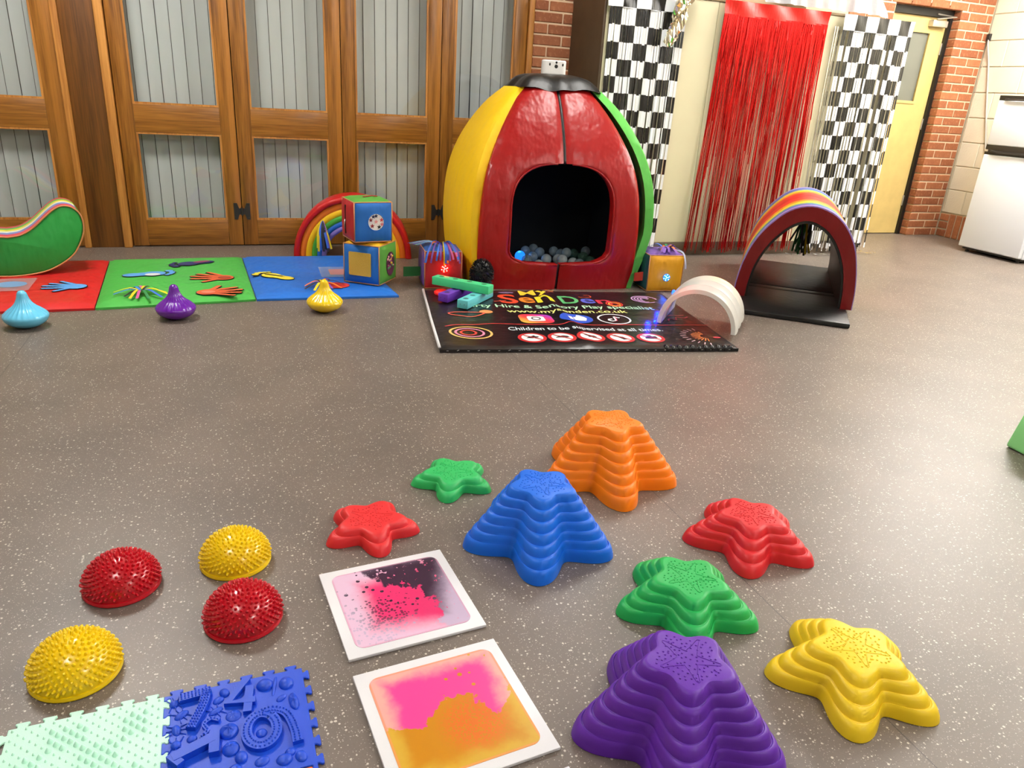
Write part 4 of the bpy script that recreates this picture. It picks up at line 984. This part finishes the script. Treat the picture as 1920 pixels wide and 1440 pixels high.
for nm, a, y, c, e in (('red', 1.22, .055, (255, 30, 40), .12), ('yellow', 1.95, .31, (255, 205, 60), .2), ('orange', .42, .10, (255, 130, 30), .06)):
    x, z = -.187 * math.cos(a), .03 + .190 * math.sin(a)
    o = MB().ball((x, y, z), .004, 10, 6).ok('light_bulb', emit('arch_bulb_' + nm, c, 6), AR, True)
    l = bpy.data.lights.new('arch_glow', 'POINT'); l.energy = e; l.color = rgb(*c)[:3]; l.shadow_soft_size = .01; lo = bpy.data.objects.new('arch_glow', l); COL.objects.link(lo); lo.parent = AR; lo.location = (x, y + .008, z)
o = MB().ball((-.186, .31, .125), (.010, .016, .016), 12, 8).ok('blue_glow', emit('arch_bulb_blue', (30, 80, 255), 5), AR, True)
for (x, y) in ((-.213, .012), (-.213, .24)):  # added discs and unseen point lights that put the blue glow on the mat
    o = MB().ball((x, y, .031), (.005, .02, .004), 10, 6).ok('blue_glow', emit('arch_bulb_blue', (20, 60, 255), 5), AR, True)
    l = bpy.data.lights.new('added_blue_glow', 'POINT'); l.energy = .7; l.color = (.0, .01, 1); l.shadow_soft_size = .01; lo = bpy.data.objects.new('added_blue_glow', l); COL.objects.link(lo); lo.parent = AR; lo.location = (x - .035, y + .01, .044)

# ------------------------------------------------------------------ rainbow tunnel
TN = thing('rainbow_tunnel', 'padded arched play tunnel with red rim, rainbow stripes and black base mat', 'play tunnel', (3.11, 3.45, 0), math.atan2(-.63, .776))
OUT = [(-.35, .03), (-.345, .12), (-.325, .24), (-.285, .36), (-.215, .47), (-.115, .565), (0, .60), (.115, .575), (.205, .505), (.27, .40), (.305, .28), (.325, .15), (.33, .03)]
INN = [(-.275, .03), (-.268, .12), (-.25, .22), (-.21, .32), (-.15, .41), (-.075, .48), (.0, .505), (.075, .48), (.14, .425), (.195, .34), (.232, .24), (.252, .13), (.257, .03)]
OP = [(p.x, p.z) for p in smooth_path([(x, 0, z) for x, z in OUT], 4)]; IP = [(p.x, p.z) for p in smooth_path([(x, 0, z) for x, z in INN], 4)]
MID = [((a[0] * .93 + b[0] * .07), (a[1] * .93 + b[1] * .07)) for a, b in zip(OP, IP)]; IN2 = [((a[0] * .1 + b[0] * .9), (a[1] * .1 + b[1] * .9)) for a, b in zip(OP, IP)]
NA = len(OP) - 1
def band(name, A, B, y0, y1, mat, puff=0, nv=4):
    def g(tab, u): i = min(int(u * NA + 1e-6), NA); return tab[i]
    def fo(u, v): q = g(A, u); b = 1 + puff * (1 - (2 * v - 1) ** 4); return (q[0] * b, y0 + (y1 - y0) * v, q[1] * b)
    def fi(u, v): q = g(B, u); return (q[0], y0 + (y1 - y0) * v, q[1])
    o = MB().shell(fo, fi, NA, nv).ok(name, mat, TN, 50); recalc(o); return o
LT = 1.15
TRED = vinyl('tunnel_red', (116, 14, 18), .33)
band('rim', MID, IN2, -.012, .05, TRED, .0)['label'] = 'dark red padded rim'
band('core', MID, IN2, .051, LT, plastic('tunnel_core', (16, 18, 16), .6))
SB = [(150, 130, 200), (60, 100, 180), (110, 170, 120), (244, 210, 50), (240, 150, 40), (226, 56, 38), (206, 40, 36), (226, 56, 38), (240, 150, 40), (244, 210, 50), (90, 140, 190), (60, 100, 180), (160, 150, 210)]
wds = [.05, .05, .04, .07, .07, .13, .08, .13, .07, .07, .06, .06, .05]; tot = sum(wds); y = -.01
for c, w_ in zip(SB, wds):
    y1 = y + w_ / tot * (LT + .01); band('stripe', OP, MID, y, y1 - .0008, vinyl('tunnel_%d_%d' % c[:2], c, .4), .004, 2); y = y1
band('lining', [(x * .996, z * .996) for x, z in IN2], [(x * .98, z * .985) for x, z in IP], -.005, LT, BLK)
bmo = MB()
for (y0, y1, zz) in ((-.34, .30, .03), (.305, .40, .028), (.405, LT + .12, .03)): rbox('base_mat', -.335, .30, y0, y1, .001, zz, BLK, TN, .008, 2)
r = random.Random(12)
for i in range(26):
    x = r.uniform(-.02, .05); x2 = x + r.uniform(-.05, .06); y = .55 + r.uniform(-.03, .03)
    ribbon(TN, [(.01, y, .49), (x, y, .42), (x2, y + r.uniform(-.03, .03), r.uniform(.22, .30))], .012, RIB[[4, 5, 0, 4, 5, 4, 5][i % 7]] if i < 22 else plastic('ribbon_silver', (200, 206, 226), .3), world=False, side_=(0, 1, 0))
tfan = mk('tassel_top', [(-.07, .52, .475), (.05, .52, .475), (.06, .6, .49), (-.06, .6, .49)], [(0, 1, 2, 3)], plastic('tassel_green', (50, 170, 90), .4), TN)

# ------------------------------------------------------------------ spinning-top lights
def top_light(label, x, y, c, rz=0, tilt=(0, 0), s=1.0):
    t = thing('teardrop_light', label, 'sensory light', (x, y, 0), rz, 'teardrop lights by the activity mat'); t.rotation_euler = (tilt[0], tilt[1], rz)
    pf = [(0, .0), (.03, .002), (.055, .010), (.078, .026), (.089, .044), (.090, .054), (.084, .064), (.066, .080), (.048, .094), (.034, .110), (.025, .128), (.021, .145), (.018, .156), (.010, .164), (0, .167)]
    pp = smooth_path([(a, 0, b) for a, b in pf], 4); pp = [(max(0, p.x) * s, max(0, p.z) * s) for p in pp]
    m = MB(); seg = 96; v = []; f = []
    for (rr, z) in pp:
        am_ = .10 * min(1, max(0, (z / s - .05) / .03)) * min(1, max(0, (.158 - z / s) / .03))
        for k in range(seg):
            a = 2 * PI * k / seg; q = rr * (1 - am_ * abs(math.cos(12 * a)) ** 6 * 1.0 + am_ * .3); v.append((q * math.cos(a), q * math.sin(a), z))
    for i in range(len(pp) - 1):
        for k in range(seg): f.append((i * seg + k, i * seg + (k + 1) % seg, (i + 1) * seg + (k + 1) % seg, (i + 1) * seg + k))
    mat = plastic('gloss_%d_%d' % c[:2], c, .18, .6, coat=.3); m.add(v, f).ok('shade', mat, t, True)
    MB().lathe([(0, .0005), (.028 * s, .0005), (.034 * s, .006), (.02 * s, .01)], 24).ok('base_cap', mat, t, True)
top_light('pale blue teardrop light at the left in front of the red mat', -.905, 3.68, (104, 200, 238), 0, (0, 0), 1.0)
top_light('purple teardrop light in front of the green mat', -.297, 3.72, (104, 20, 160), .3)
top_light('yellow teardrop light in front of the blue mat', .399, 3.745, (244, 206, 20), .1)

# ------------------------------------------------------------------ star stepping stones
def star(name, label, cx, cy, R, Rt, h, n, ang, c, dots=90, seed=1):
    t = thing(name, label, 'stepping stone', (cx, cy, 0), math.radians(ang), 'star stepping stones')
    mat = plastic('stone_%d_%d' % c[:2], c, .42, .4, bump=.06, bscale=500)
    SEG = 140; rings = []; dz = h / n
    bz0 = 1.5; dz = h / (n - 1 + bz0); d = 1 / n; z0 = 0
    for i in range(n):
        f0 = i / n; e = dz * (bz0 if i == 0 else 1)
        if i < n - 1: rings += [(f0 + .0, z0 + (.0015 if i == 0 else .0003)), (f0 + .10 * d, z0 + e * .35), (f0 + .30 * d, z0 + e * .70), (f0 + .50 * d, z0 + e * .91), (f0 + .70 * d, z0 + e * .995), (f0 + .78 * d, z0 + e * 1.03), (f0 + .86 * d, z0 + e * 1.03), (f0 + .93 * d, z0 + e * .985)]
        else: rings += [(f0, z0), (f0 + .15 * d, z0 + e * .40), (f0 + .40 * d, z0 + e * .78), (f0 + .7 * d, z0 + e * .96), (f0 + d, z0 + e)]
        z0 += e
    def rad(f, a):
        Ro = R + (Rt - R) * f; vr = .59 + (.74 - .59) * f; cc = (1 + math.cos(5 * a)) / 2
        return Ro * (vr + (1 - vr) * cc)
    v = []; fc = []
    for f, z in rings:
        for k in range(SEG): a = 2 * PI * k / SEG; q = rad(f, a); v.append((q * math.cos(a), q * math.sin(a), z))
    nr = len(rings)
    for i in range(nr - 1):
        for k in range(SEG): fc.append((i * SEG + k, i * SEG + (k + 1) % SEG, (i + 1) * SEG + (k + 1) % SEG, (i + 1) * SEG + k))
    fc.append(tuple((nr - 1) * SEG + k for k in range(SEG)))
    bdy_ = mk('body', v, fc, mat, t, 35)
    r = random.Random(seed); m = MB(); ds = .0021
    pts = []
    while len(pts) < dots:
        a = r.uniform(0, 2 * PI); q = math.sqrt(r.random()) * .86; x, y = q * rad(1, a) * math.cos(a), q * rad(1, a) * math.sin(a)
        if all((x - u) ** 2 + (y - w_) ** 2 > .0075 ** 2 for u, w_ in pts) or r.random() < .02: pts.append((x, y))
    for x, y in pts: m.lathe([(ds, 0), (ds * .9, .0012), (ds * .4, .0019), (0, .002)], 6, (x, y, h - .0002))
    o = m.ok('grip_dots', mat, bdy_, True); o['kind'] = 'stuff'
    m = MB(); sp = []
    for k in range(5):
        a = 2 * PI * k / 5 + .25
        for q, da in ((.26, -.62), (.5, -.16), (.74, -.05), (.78, .0), (.74, .06), (.5, .16)): sp.append((q * Rt * math.cos(a + da), q * Rt * math.sin(a + da), h))
    m.tube(sp, .0012, 5, True); m.ok('embossed_starfish', mat, bdy_, True)
    return t
G = 'stepping_stone'
star(G, 'tall orange star stepping stone at the back of the group', 1.035, 1.805, .22, .082, .192, 7, 114, (250, 128, 10), 90, 1)
star(G, 'tall blue star stepping stone in front of the orange one', .694, 1.527, .204, .078, .17, 7, 104, (18, 108, 228), 90, 2)
star(G, 'tall purple star stepping stone nearest the camera', .712, .867, .202, .076, .168, 7, 97, (98, 40, 168), 100, 3)
star(G, 'medium green star stepping stone behind the purple one', .925, 1.175, .170, .077, .087, 4, 101.6, (32, 176, 86), 100, 4)
star(G, 'medium red star stepping stone at the right of the group', 1.246, 1.37, .178, .074, .09, 4, 90, (214, 34, 42), 100, 5)
star(G, 'medium yellow star stepping stone at the lower right', 1.133, .874, .174, .078, .089, 4, 87, (240, 204, 32), 100, 6)
star(G, 'low red star stepping stone beside the pink liquid tile', .278, 1.677, .128, .074, .044, 2, 128.4, (222, 44, 48), 70, 7)
star(G, 'low small green star stepping stone at the back', .557, 1.876, .126, .074, .042, 2, 101.3, (44, 184, 98), 70, 8)

# ------------------------------------------------------------------ spiky half domes
def dome_parts():
    R, H = .078, .079; b = MB()
    pf = [(R + .003, .001), (R + .0045, .004), (R + .003, .010)] + [(R * math.cos(a), .010 + (H - .010) * math.sin(a)) for a in [PI / 2 * k / 16 for k in range(0, 17)]]
    b.lathe([(max(0, x), z) for x, z in pf], 56)
    s = MB(); N = 300; ga = PI * (3 - math.sqrt(5))
    for i in range(N):
        zz = .10 + .90 * (i + .5) / N; q = math.sqrt(max(0, 1 - zz * zz)); a = i * ga
        p = Vector((R * q * math.cos(a), R * q * math.sin(a), .010 + (H - .010) * zz)); n = Vector((p.x / R ** 2, p.y / R ** 2, (p.z - .01) / (H - .01) ** 2)).normalized()
        t = n.cross(Vector((0, 0, 1)) if abs(n.z) < .98 else Vector((1, 0, 0))).normalized(); u = n.cross(t); v = []; f = []
        for rr, hh in ((.0036, -.001), (.0028, .0045), (.0022, .0066), (.001, .0076)):
            for k in range(6): v.append(p + n * hh + (t * math.cos(PI * k / 3) + u * math.sin(PI * k / 3)) * rr)
        for j in range(3):
            for k in range(6): f.append((j * 6 + k, j * 6 + (k + 1) % 6, (j + 1) * 6 + (k + 1) % 6, (j + 1) * 6 + k))
        f.append((18, 19, 20, 21, 22, 23)); s.add(v, f)
    return b, s
db, dsx = dome_parts()
for lab, x, y, c in (('red spiky half dome at the back left', -.303, 1.595, (196, 14, 34)), ('yellow spiky half dome at the back', -.059, 1.628, (244, 208, 16)), ('red spiky half dome nearest the pink liquid tile', -.046, 1.405, (196, 14, 34)), ('yellow spiky half dome at the front left', -.355, 1.33, (244, 208, 16))):
    t = thing('spiky_dome', lab, 'massage dome', (x, y, 0), random.uniform(0, 6), 'spiky half domes'); mt = plastic('dome_%d' % c[0], c, .22, .5, coat=.2)
    sh_ = db.ok('shell', mt, t, 40); o = dsx.ok('spikes', mt, sh_, True); o['kind'] = 'stuff'

# ------------------------------------------------------------------ liquid floor tiles
WT = plastic('tile_white', (232, 232, 236), .4, bump=.1, bscale=600)
def gel_pink():
    t = NT('gel_pink'); co = t.coord(); X, Y, _ = t.xyz(co)
    wn = t.noise(co, 24, 4, .65); wn2 = t.noise(co, 60, 3, .6)
    wob = t.math('MULTIPLY', t.math('SUBTRACT', wn, .5), .11)
    dx = t.math('ADD', X, .02); dy = t.math('ADD', Y, .045)
    d = t.math('ADD', t.math('SQRT', t.math('ADD', t.math('MULTIPLY', dx, dx), t.math('MULTIPLY', dy, dy))), t.math('MULTIPLY', wob, .9))
    dirm = t.math('ADD', t.math('MULTIPLY', X, .9), t.math('ADD', t.math('MULTIPLY', Y, .45), t.math('MULTIPLY', wob, .5)))
    dark = t.math('MULTIPLY', t.step(d, .098, .104), t.step(dirm, .004, .014))
    islands = t.math('MULTIPLY', t.step(wn2, .62, .635), 1.0); dark = t.math('MULTIPLY', dark, t.math('SUBTRACT', 1, islands))
    # spots inside the pink
    vd = t.voro(co, 75); vc = t.xyz(t.voro(co, 75, 'Color'))
    spots = t.math('MULTIPLY', t.math('LESS_THAN', vd, t.math('MULTIPLY', vc[1], .42)), t.math('GREATER_THAN', vc[0], .3))
    near = t.step(t.math('ADD', t.math('MULTIPLY', t.noise(co, 12, 2), .14), Y), .012, .055)
    vd2 = t.voro(co, 150); vc2 = t.xyz(t.voro(co, 150, 'Color'))
    px = t.math('ADD', X, .06); py = t.math('ADD', Y, .055); pd = t.math('SQRT', t.math('ADD', t.math('MULTIPLY', px, px), t.math('MULTIPLY', py, py)))
    patch = t.math('MULTIPLY', t.math('LESS_THAN', vd2, .5), t.math('LESS_THAN', pd, t.math('MULTIPLY', vc2[0], .10)))
    dk = t.math('MAXIMUM', dark, t.math('MAXIMUM', t.math('MULTIPLY', spots, near), t.math('MULTIPLY', patch, .75)))
    ex = t.math('MAXIMUM', t.math('ABSOLUTE', X), t.math('ABSOLUTE', Y)); exn = t.math('ADD', ex, t.math('MULTIPLY', wob, .35))
    pink = t.mix(t.step(t.math('SUBTRACT', exn, t.math('MULTIPLY', X, .25)), .055, .132), rgb(228, 44, 110), rgb(226, 190, 216))
    dcol = t.mix(t.step(t.math('SUBTRACT', exn, t.math('MULTIPLY', Y, .35)), .07, .14), rgb(58, 30, 58), rgb(196, 176, 204))
    c = t.mix(dk, pink, dcol); rim = t.math('MULTIPLY', t.step(ex, .1255, .127), .5); c = t.mix(rim, c, rgb(216, 150, 180))
    t.set(Base_Color=c, Roughness=.32); t.bump(t.noise(co, 500, 2), .1, .001); return t.m
def gel_orange():
    t = NT('gel_orange'); co = t.coord(); X, Y, _ = t.xyz(co); wn = t.noise(co, 17, 4, .6); wob = t.math('SUBTRACT', wn, .5)
    lob = t.math('MULTIPLY', t.math('SINE', t.math('ADD', t.math('MULTIPLY', X, 38), 1.2)), .028)
    b = t.math('ADD', t.math('SUBTRACT', Y, lob), t.math('ADD', t.math('MULTIPLY', wob, .16), t.math('MULTIPLY', X, -.1)))
    pinkm = t.step(b, .002, .008)
    ex = t.math('MAXIMUM', t.math('ABSOLUTE', X), t.math('ABSOLUTE', Y)); exn = t.math('ADD', ex, t.math('MULTIPLY', wob, .06))
    edge = t.step(exn, .085, .125)
    vd = t.voro(co, 60); vc = t.xyz(t.voro(co, 60, 'Color')); spots = t.math('MULTIPLY', t.math('LESS_THAN', vd, t.math('MULTIPLY', vc[1], .40)), t.math('GREATER_THAN', vc[0], .62))
    pinkm = t.math('MULTIPLY', pinkm, t.math('SUBTRACT', 1, t.math('MULTIPLY', spots, t.math('GREATER_THAN', X, -.03))))
    pk = t.mix(edge, rgb(250, 66, 150), rgb(246, 170, 160)); yl = t.mix(edge, rgb(200, 132, 0), rgb(210, 166, 50))
    vd2 = t.voro(co, 170); px = t.math('SUBTRACT', X, .03); py = t.math('ADD', Y, .04); pd = t.math('SQRT', t.math('ADD', t.math('MULTIPLY', px, px), t.math('MULTIPLY', py, py)))
    sp = t.math('MULTIPLY', t.math('GREATER_THAN', vd2, .38), t.step(pd, .085, .03)); yl = t.mix(t.math('MULTIPLY', sp, .55), yl, rgb(232, 90, 40))
    c = t.mix(pinkm, yl, pk); c = t.mix(t.math('MULTIPLY', t.step(ex, .1245, .127), .6), c, rgb(236, 146, 96))
    t.set(Base_Color=c, Roughness=.32); return t.m
def tile(label, cx, cy, rot, gm):
    t = thing('liquid_tile', label, 'floor tile', (cx, cy, 0), math.radians(rot), 'liquid sensory floor tiles'); h = .1525
    rbox('backing', -h, h, -h, h, .0005, .008, WT, t, .0015, 2)
    o = MB().prism(rrect(-.130, .130, -.130, .130, .022, 8), .0075, .0088).ok('gel_panel', gm, t); return t
tile('square liquid floor tile filled with pink and dark purple gel', .290, 1.373, 5, gel_pink())
tile('square liquid floor tile filled with pink and orange gel', .3175, 1.0235, 5, gel_orange())
tile('white edged liquid tile mostly out of frame beside the purple stone', .342, .679, 5, gel_pink())

# ------------------------------------------------------------------ jigsaw massage mats
PITCH_T = .25 / 6
def tooth_edge(p, q, sgn, grow=0):
    """dovetail teeth along the edge p->q, outward is to the right of travel times sgn"""
    p = Vector((*p, 0)); q = Vector((*q, 0)); d = (q - p).normalized(); L = (q - p).length; nrm = Vector((d.y, -d.x, 0)) * sgn; out = [p]
    T = .0115
    for k in range(6):
        c = (k + .5) * L / 6; bw = .0075 + grow; tw = .0115 + grow
        for s, hgt in ((c - bw, 0), (c - bw - .0005, T * .35), (c - tw, T * .6), (c - tw, T * .92), (c - tw + .003, T), (c + tw - .003, T), (c + tw, T * .92), (c + tw, T * .6), (c + bw + .0005, T * .35), (c + bw, 0)):
            out.append(p + d * s + nrm * hgt)
    return [(v.x, v.y) for v in out]
def puzzle(label, cx, cy, rot, c, modes, H=.006):
    """modes: top, right, bottom, left: +1 tabs out, -1 sockets"""
    t = thing('jigsaw_mat', label, 'massage mat', (cx, cy, 0), math.radians(rot), 'interlocking jigsaw massage mats'); h = .125
    cr_ = [(-h, h), (h, h), (h, -h), (-h, -h)]; poly = []
    for i in range(4): poly += tooth_edge(cr_[i], cr_[(i + 1) % 4], -modes[i], .0008 if modes[i] < 0 else 0)
    m = plastic('mat_%d_%d' % c[:2], c, .42, .5, bump=.1, bscale=400)
    o = MB().prism(poly[::-1], .0008, H).ok('base', m, t); bevel_mesh(o.data, .0012, 1, 40)
    return t, m
mt, mm = puzzle('mint green jigsaw mat covered in small points', -.3125, 1.081, 1.5, (196, 244, 222), (1, 1, -1, 1))
cn = MB(); H = .006; r = random.Random(3)
nx = 23
for i in range(nx):
    for j in range(nx):
        x = -.117 + .234 * i / (nx - 1); y = -.117 + .234 * j / (nx - 1)
        if (i + j) % 2: continue
        big = (math.sin(x * 52) * math.sin(y * 47 + 1) > -.05) and max(abs(x), abs(y)) < .105
        rr, hh = (.0056, .009) if big else (.0028, .0048)
        cn.lathe([(rr, 0), (rr * .75, hh * .35), (rr * .4, hh * .75), (rr * .15, hh), (0, hh)], 8, (x, y, H - .0003))
o = cn.ok('massage_points', mm, mt, True); o['kind'] = 'stuff'
bt, bm_ = puzzle('royal blue jigsaw mat with raised numbers, shells and insects', -.0625, 1.087, 1.5, (18, 74, 208), (1, 1, -1, -1))
def slab(pts, wd, ht, n=5, closed=False):
    P_ = smooth_path([(x, y, 0) for x, y in pts], n) if n > 1 else [Vector((x, y, 0)) for x, y in pts]
    N_ = len(P_) - 1
    def side_(u, v, z):
        i = min(int(round(u * N_)), N_); a = P_[(i - 1) % N_ if closed else max(i - 1, 0)]; b = P_[(i + 1) % N_ if closed else min(i + 1, N_)]
        d = (b - a).normalized(); p = P_[i] + Vector((-d.y, d.x, 0)) * wd * (v - .5); return (p.x, p.y, z)
    return MB().shell(lambda u, v: side_(u, v, H + ht), lambda u, v: side_(u, v, H - .0005), N_, 2)
def numeral(strokes, ht, lab, rows=2, step=.0062):
    m = MB(); d = MB()
    for k, (pts, wd, n) in enumerate(strokes):
        s_ = slab(pts, wd, ht - .0004 * k, n); m.add(s_.v, s_.f)
        P_ = smooth_path([(x, y, 0) for x, y in pts], max(n, 2)); L = 0; nxt = step * .6
        for i in range(1, len(P_)):
            seg = (P_[i] - P_[i - 1]); sl_ = seg.length
            while sl_ > 1e-6 and nxt <= L + sl_:
                p = P_[i - 1] + seg * ((nxt - L) / sl_); dd_ = seg.normalized()
                for r_ in range(rows):
                    q = p + Vector((-dd_.y, dd_.x, 0)) * wd * ((r_ + .5) / rows - .5) * .9
                    d.lathe([(.0019, 0), (.0015, .0026), (0, .0032)], 6, (q.x, q.y, H + ht - .0006))
                nxt += step
            L += sl_
    o = recalc(m.ok('raised_numeral', bm_, bt)); o['label'] = lab
    if rows: o = d.ok('numeral_bristles', bm_, o, True); o['kind'] = 'stuff'
numeral([([(-.098, .104), (-.044, .108)], .019, 1), ([(-.050, .112), (-.058, .075), (-.078, .026)], .017, 5)], .010, 'raised number seven', 3)
numeral([([(.022, .120), (-.014, .066), (.034, .060)], .015, 1), ([(.026, .098), (.018, .034)], .015, 1)], .009, 'raised number four', 0)
numeral([([(-.106, -.036), (-.040, -.012)], .019, 1), ([(-.038, .002), (-.040, -.046)], .017, 1), ([(-.110, -.028), (-.092, -.052)], .014, 1)], .014, 'raised number one', 0)
numeral([([(-.030, .032), (-.044, .040), (-.056, .030), (-.050, .014), (-.060, .002), (-.040, .0)], .008, 4)], .006, 'raised number two', 1)
el = [(.040 + .026 * math.cos(t_), -.015 + .036 * math.sin(t_)) for t_ in [2 * PI * k / 16 + .8 for k in range(17)]]
numeral([(el, .019, 3), ([(.040, .024), (.064, .026), (.086, .008), (.096, -.03), (.098, -.062)], .018, 4)], .009, 'raised number six', 2)
def blob(name, cx, cy, rx, ry, rz_, a=0, ridges=0):
    v = []; m = MB().ball((0, 0, 0), (rx, ry, rz_), 16, 7, True)
    for x, y, z in m.v:
        if ridges: z *= 1 + .25 * math.cos(ridges * math.atan2(y, x)); 
        q = rot2((x, y), a); v.append((cx + q[0], cy + q[1], H - .0004 + z))
    return mk(name, v, m.f, bm_, bt, True)
for nm, x, y, rx, ry, rz_, a, rg in (('raised_fruit', .053, .097, .016, .015, .012, 0, 0), ('raised_shell', .092, .090, .014, .016, .010, 0, 0), ('raised_shell', .101, .040, .009, .022, .008, .1, 9), ('raised_leaf', .080, .055, .011, .006, .005, .6, 0), ('raised_leaf', .070, .09, .004, .026, .004, -.2, 0), ('raised_beetle', -.107, .099, .009, .009, .007, 0, 0), ('raised_beetle', -.094, .068, .014, .008, .006, .6, 0), ('raised_beetle', -.102, .034, .008, .013, .006, .2, 0), ('raised_beetle', -.102, .0, .009, .009, .007, 0, 0), ('raised_beetle', -.076, .006, .009, .009, .006, .4, 0), ('raised_beetle', -.020, .100, .009, .011, .008, .5, 0), ('raised_beetle', -.031, .084, .011, .008, .006, .5, 0), ('raised_beetle', -.036, .058, .014, .007, .006, .5, 0), ('raised_flower', -.006, .038, .014, .014, .005, .2, 8), ('raised_flower', -.015, .003, .017, .018, .010, 0, 11), ('raised_flower', -.013, -.037, .015, .016, .009, 0, 9), ('raised_mushroom', .003, -.061, .011, .013, .009, 0, 0), ('raised_pebble', .036, -.080, .013, .010, .006, .3, 0), ('raised_pebble', .072, -.088, .014, .012, .008, 0, 0), ('raised_pebble', .083, -.075, .009, .009, .006, 0, 0), ('raised_pebble', .100, -.090, .010, .013, .007, .3, 0), ('raised_pebble', .039, -.018, .010, .010, .006, .5, 0), ('raised_mushroom', -.008, -.085, .012, .012, .008, 0, 0), ('raised_pebble', .015, -.108, .012, .009, .007, 0, 0)): blob(nm, x, y, rx, ry, rz_, a, rg)
gm = MB(); r = random.Random(9)
for i in range(60): gm.lathe([(.003, 0), (.0022, .005), (0, .009)], 6, (r.uniform(-.09, -.02), r.uniform(-.115, -.075), H - .0005))
o = gm.ok('grass_points', bm_, bt, True); o['kind'] = 'stuff'
for x, y, a in ((-.094, .068, .6), (-.102, .034, 1.5), (-.036, .058, .5), (-.107, .099, .2), (-.102, .0, 0)):
    lg = MB()
    for s in (-1, 1):
        for k in (-1, 0, 1):
            b = rot2((k * .007, s * .006), a); e = rot2((k * .012, s * .017), a); lg.tube([(x + b[0], y + b[1], H + .002), (x + e[0], y + e[1], H + .0005)], .001, 5)
    lg.ok('insect_legs', bm_, bt, True)
ot, om = puzzle('orange jigsaw mat joining the blue one at the frame edge', -.056, .835, 1.5, (236, 110, 40), (1, 1, -1, -1))
for k in range(9): MB().lathe([(.012, 0), (.009, .006), (.004, .009), (0, .01)], 14, (-.09 + .09 * (k % 3), -.09 + .09 * (k // 3), H - .0004)).ok('raised_bump', om, ot, True)

# ------------------------------------------------------------------ green step at the right edge
GB = thing('step_block', 'light green plastic step block cut off by the right frame edge', 'step block', (2.742, 1.42, 0), math.radians(-3))
v = [(-.16, -.235, .001), (.16, -.235, .001), (.16, .225, .001), (-.16, .225, .001), (-.15, -.205, .168), (.135, -.205, .165), (.135, .195, .165), (-.15, .2, .168)]
o = mk('body', v, [(0, 3, 2, 1), (4, 5, 6, 7), (0, 1, 5, 4), (1, 2, 6, 5), (2, 3, 7, 6), (3, 0, 4, 7)], plastic('mint_plastic', (160, 250, 160), .4), GB); bevel_mesh(o.data, .012, 3); o.data.polygons.foreach_set('use_smooth', [True] * len(o.data.polygons)); o.data.set_sharp_from_angle(angle=math.radians(40))
rbox('top_pad', -.125, .125, -.195, .185, .1645, .17, plastic('pad_white', (226, 236, 226), .5), GB, .003)
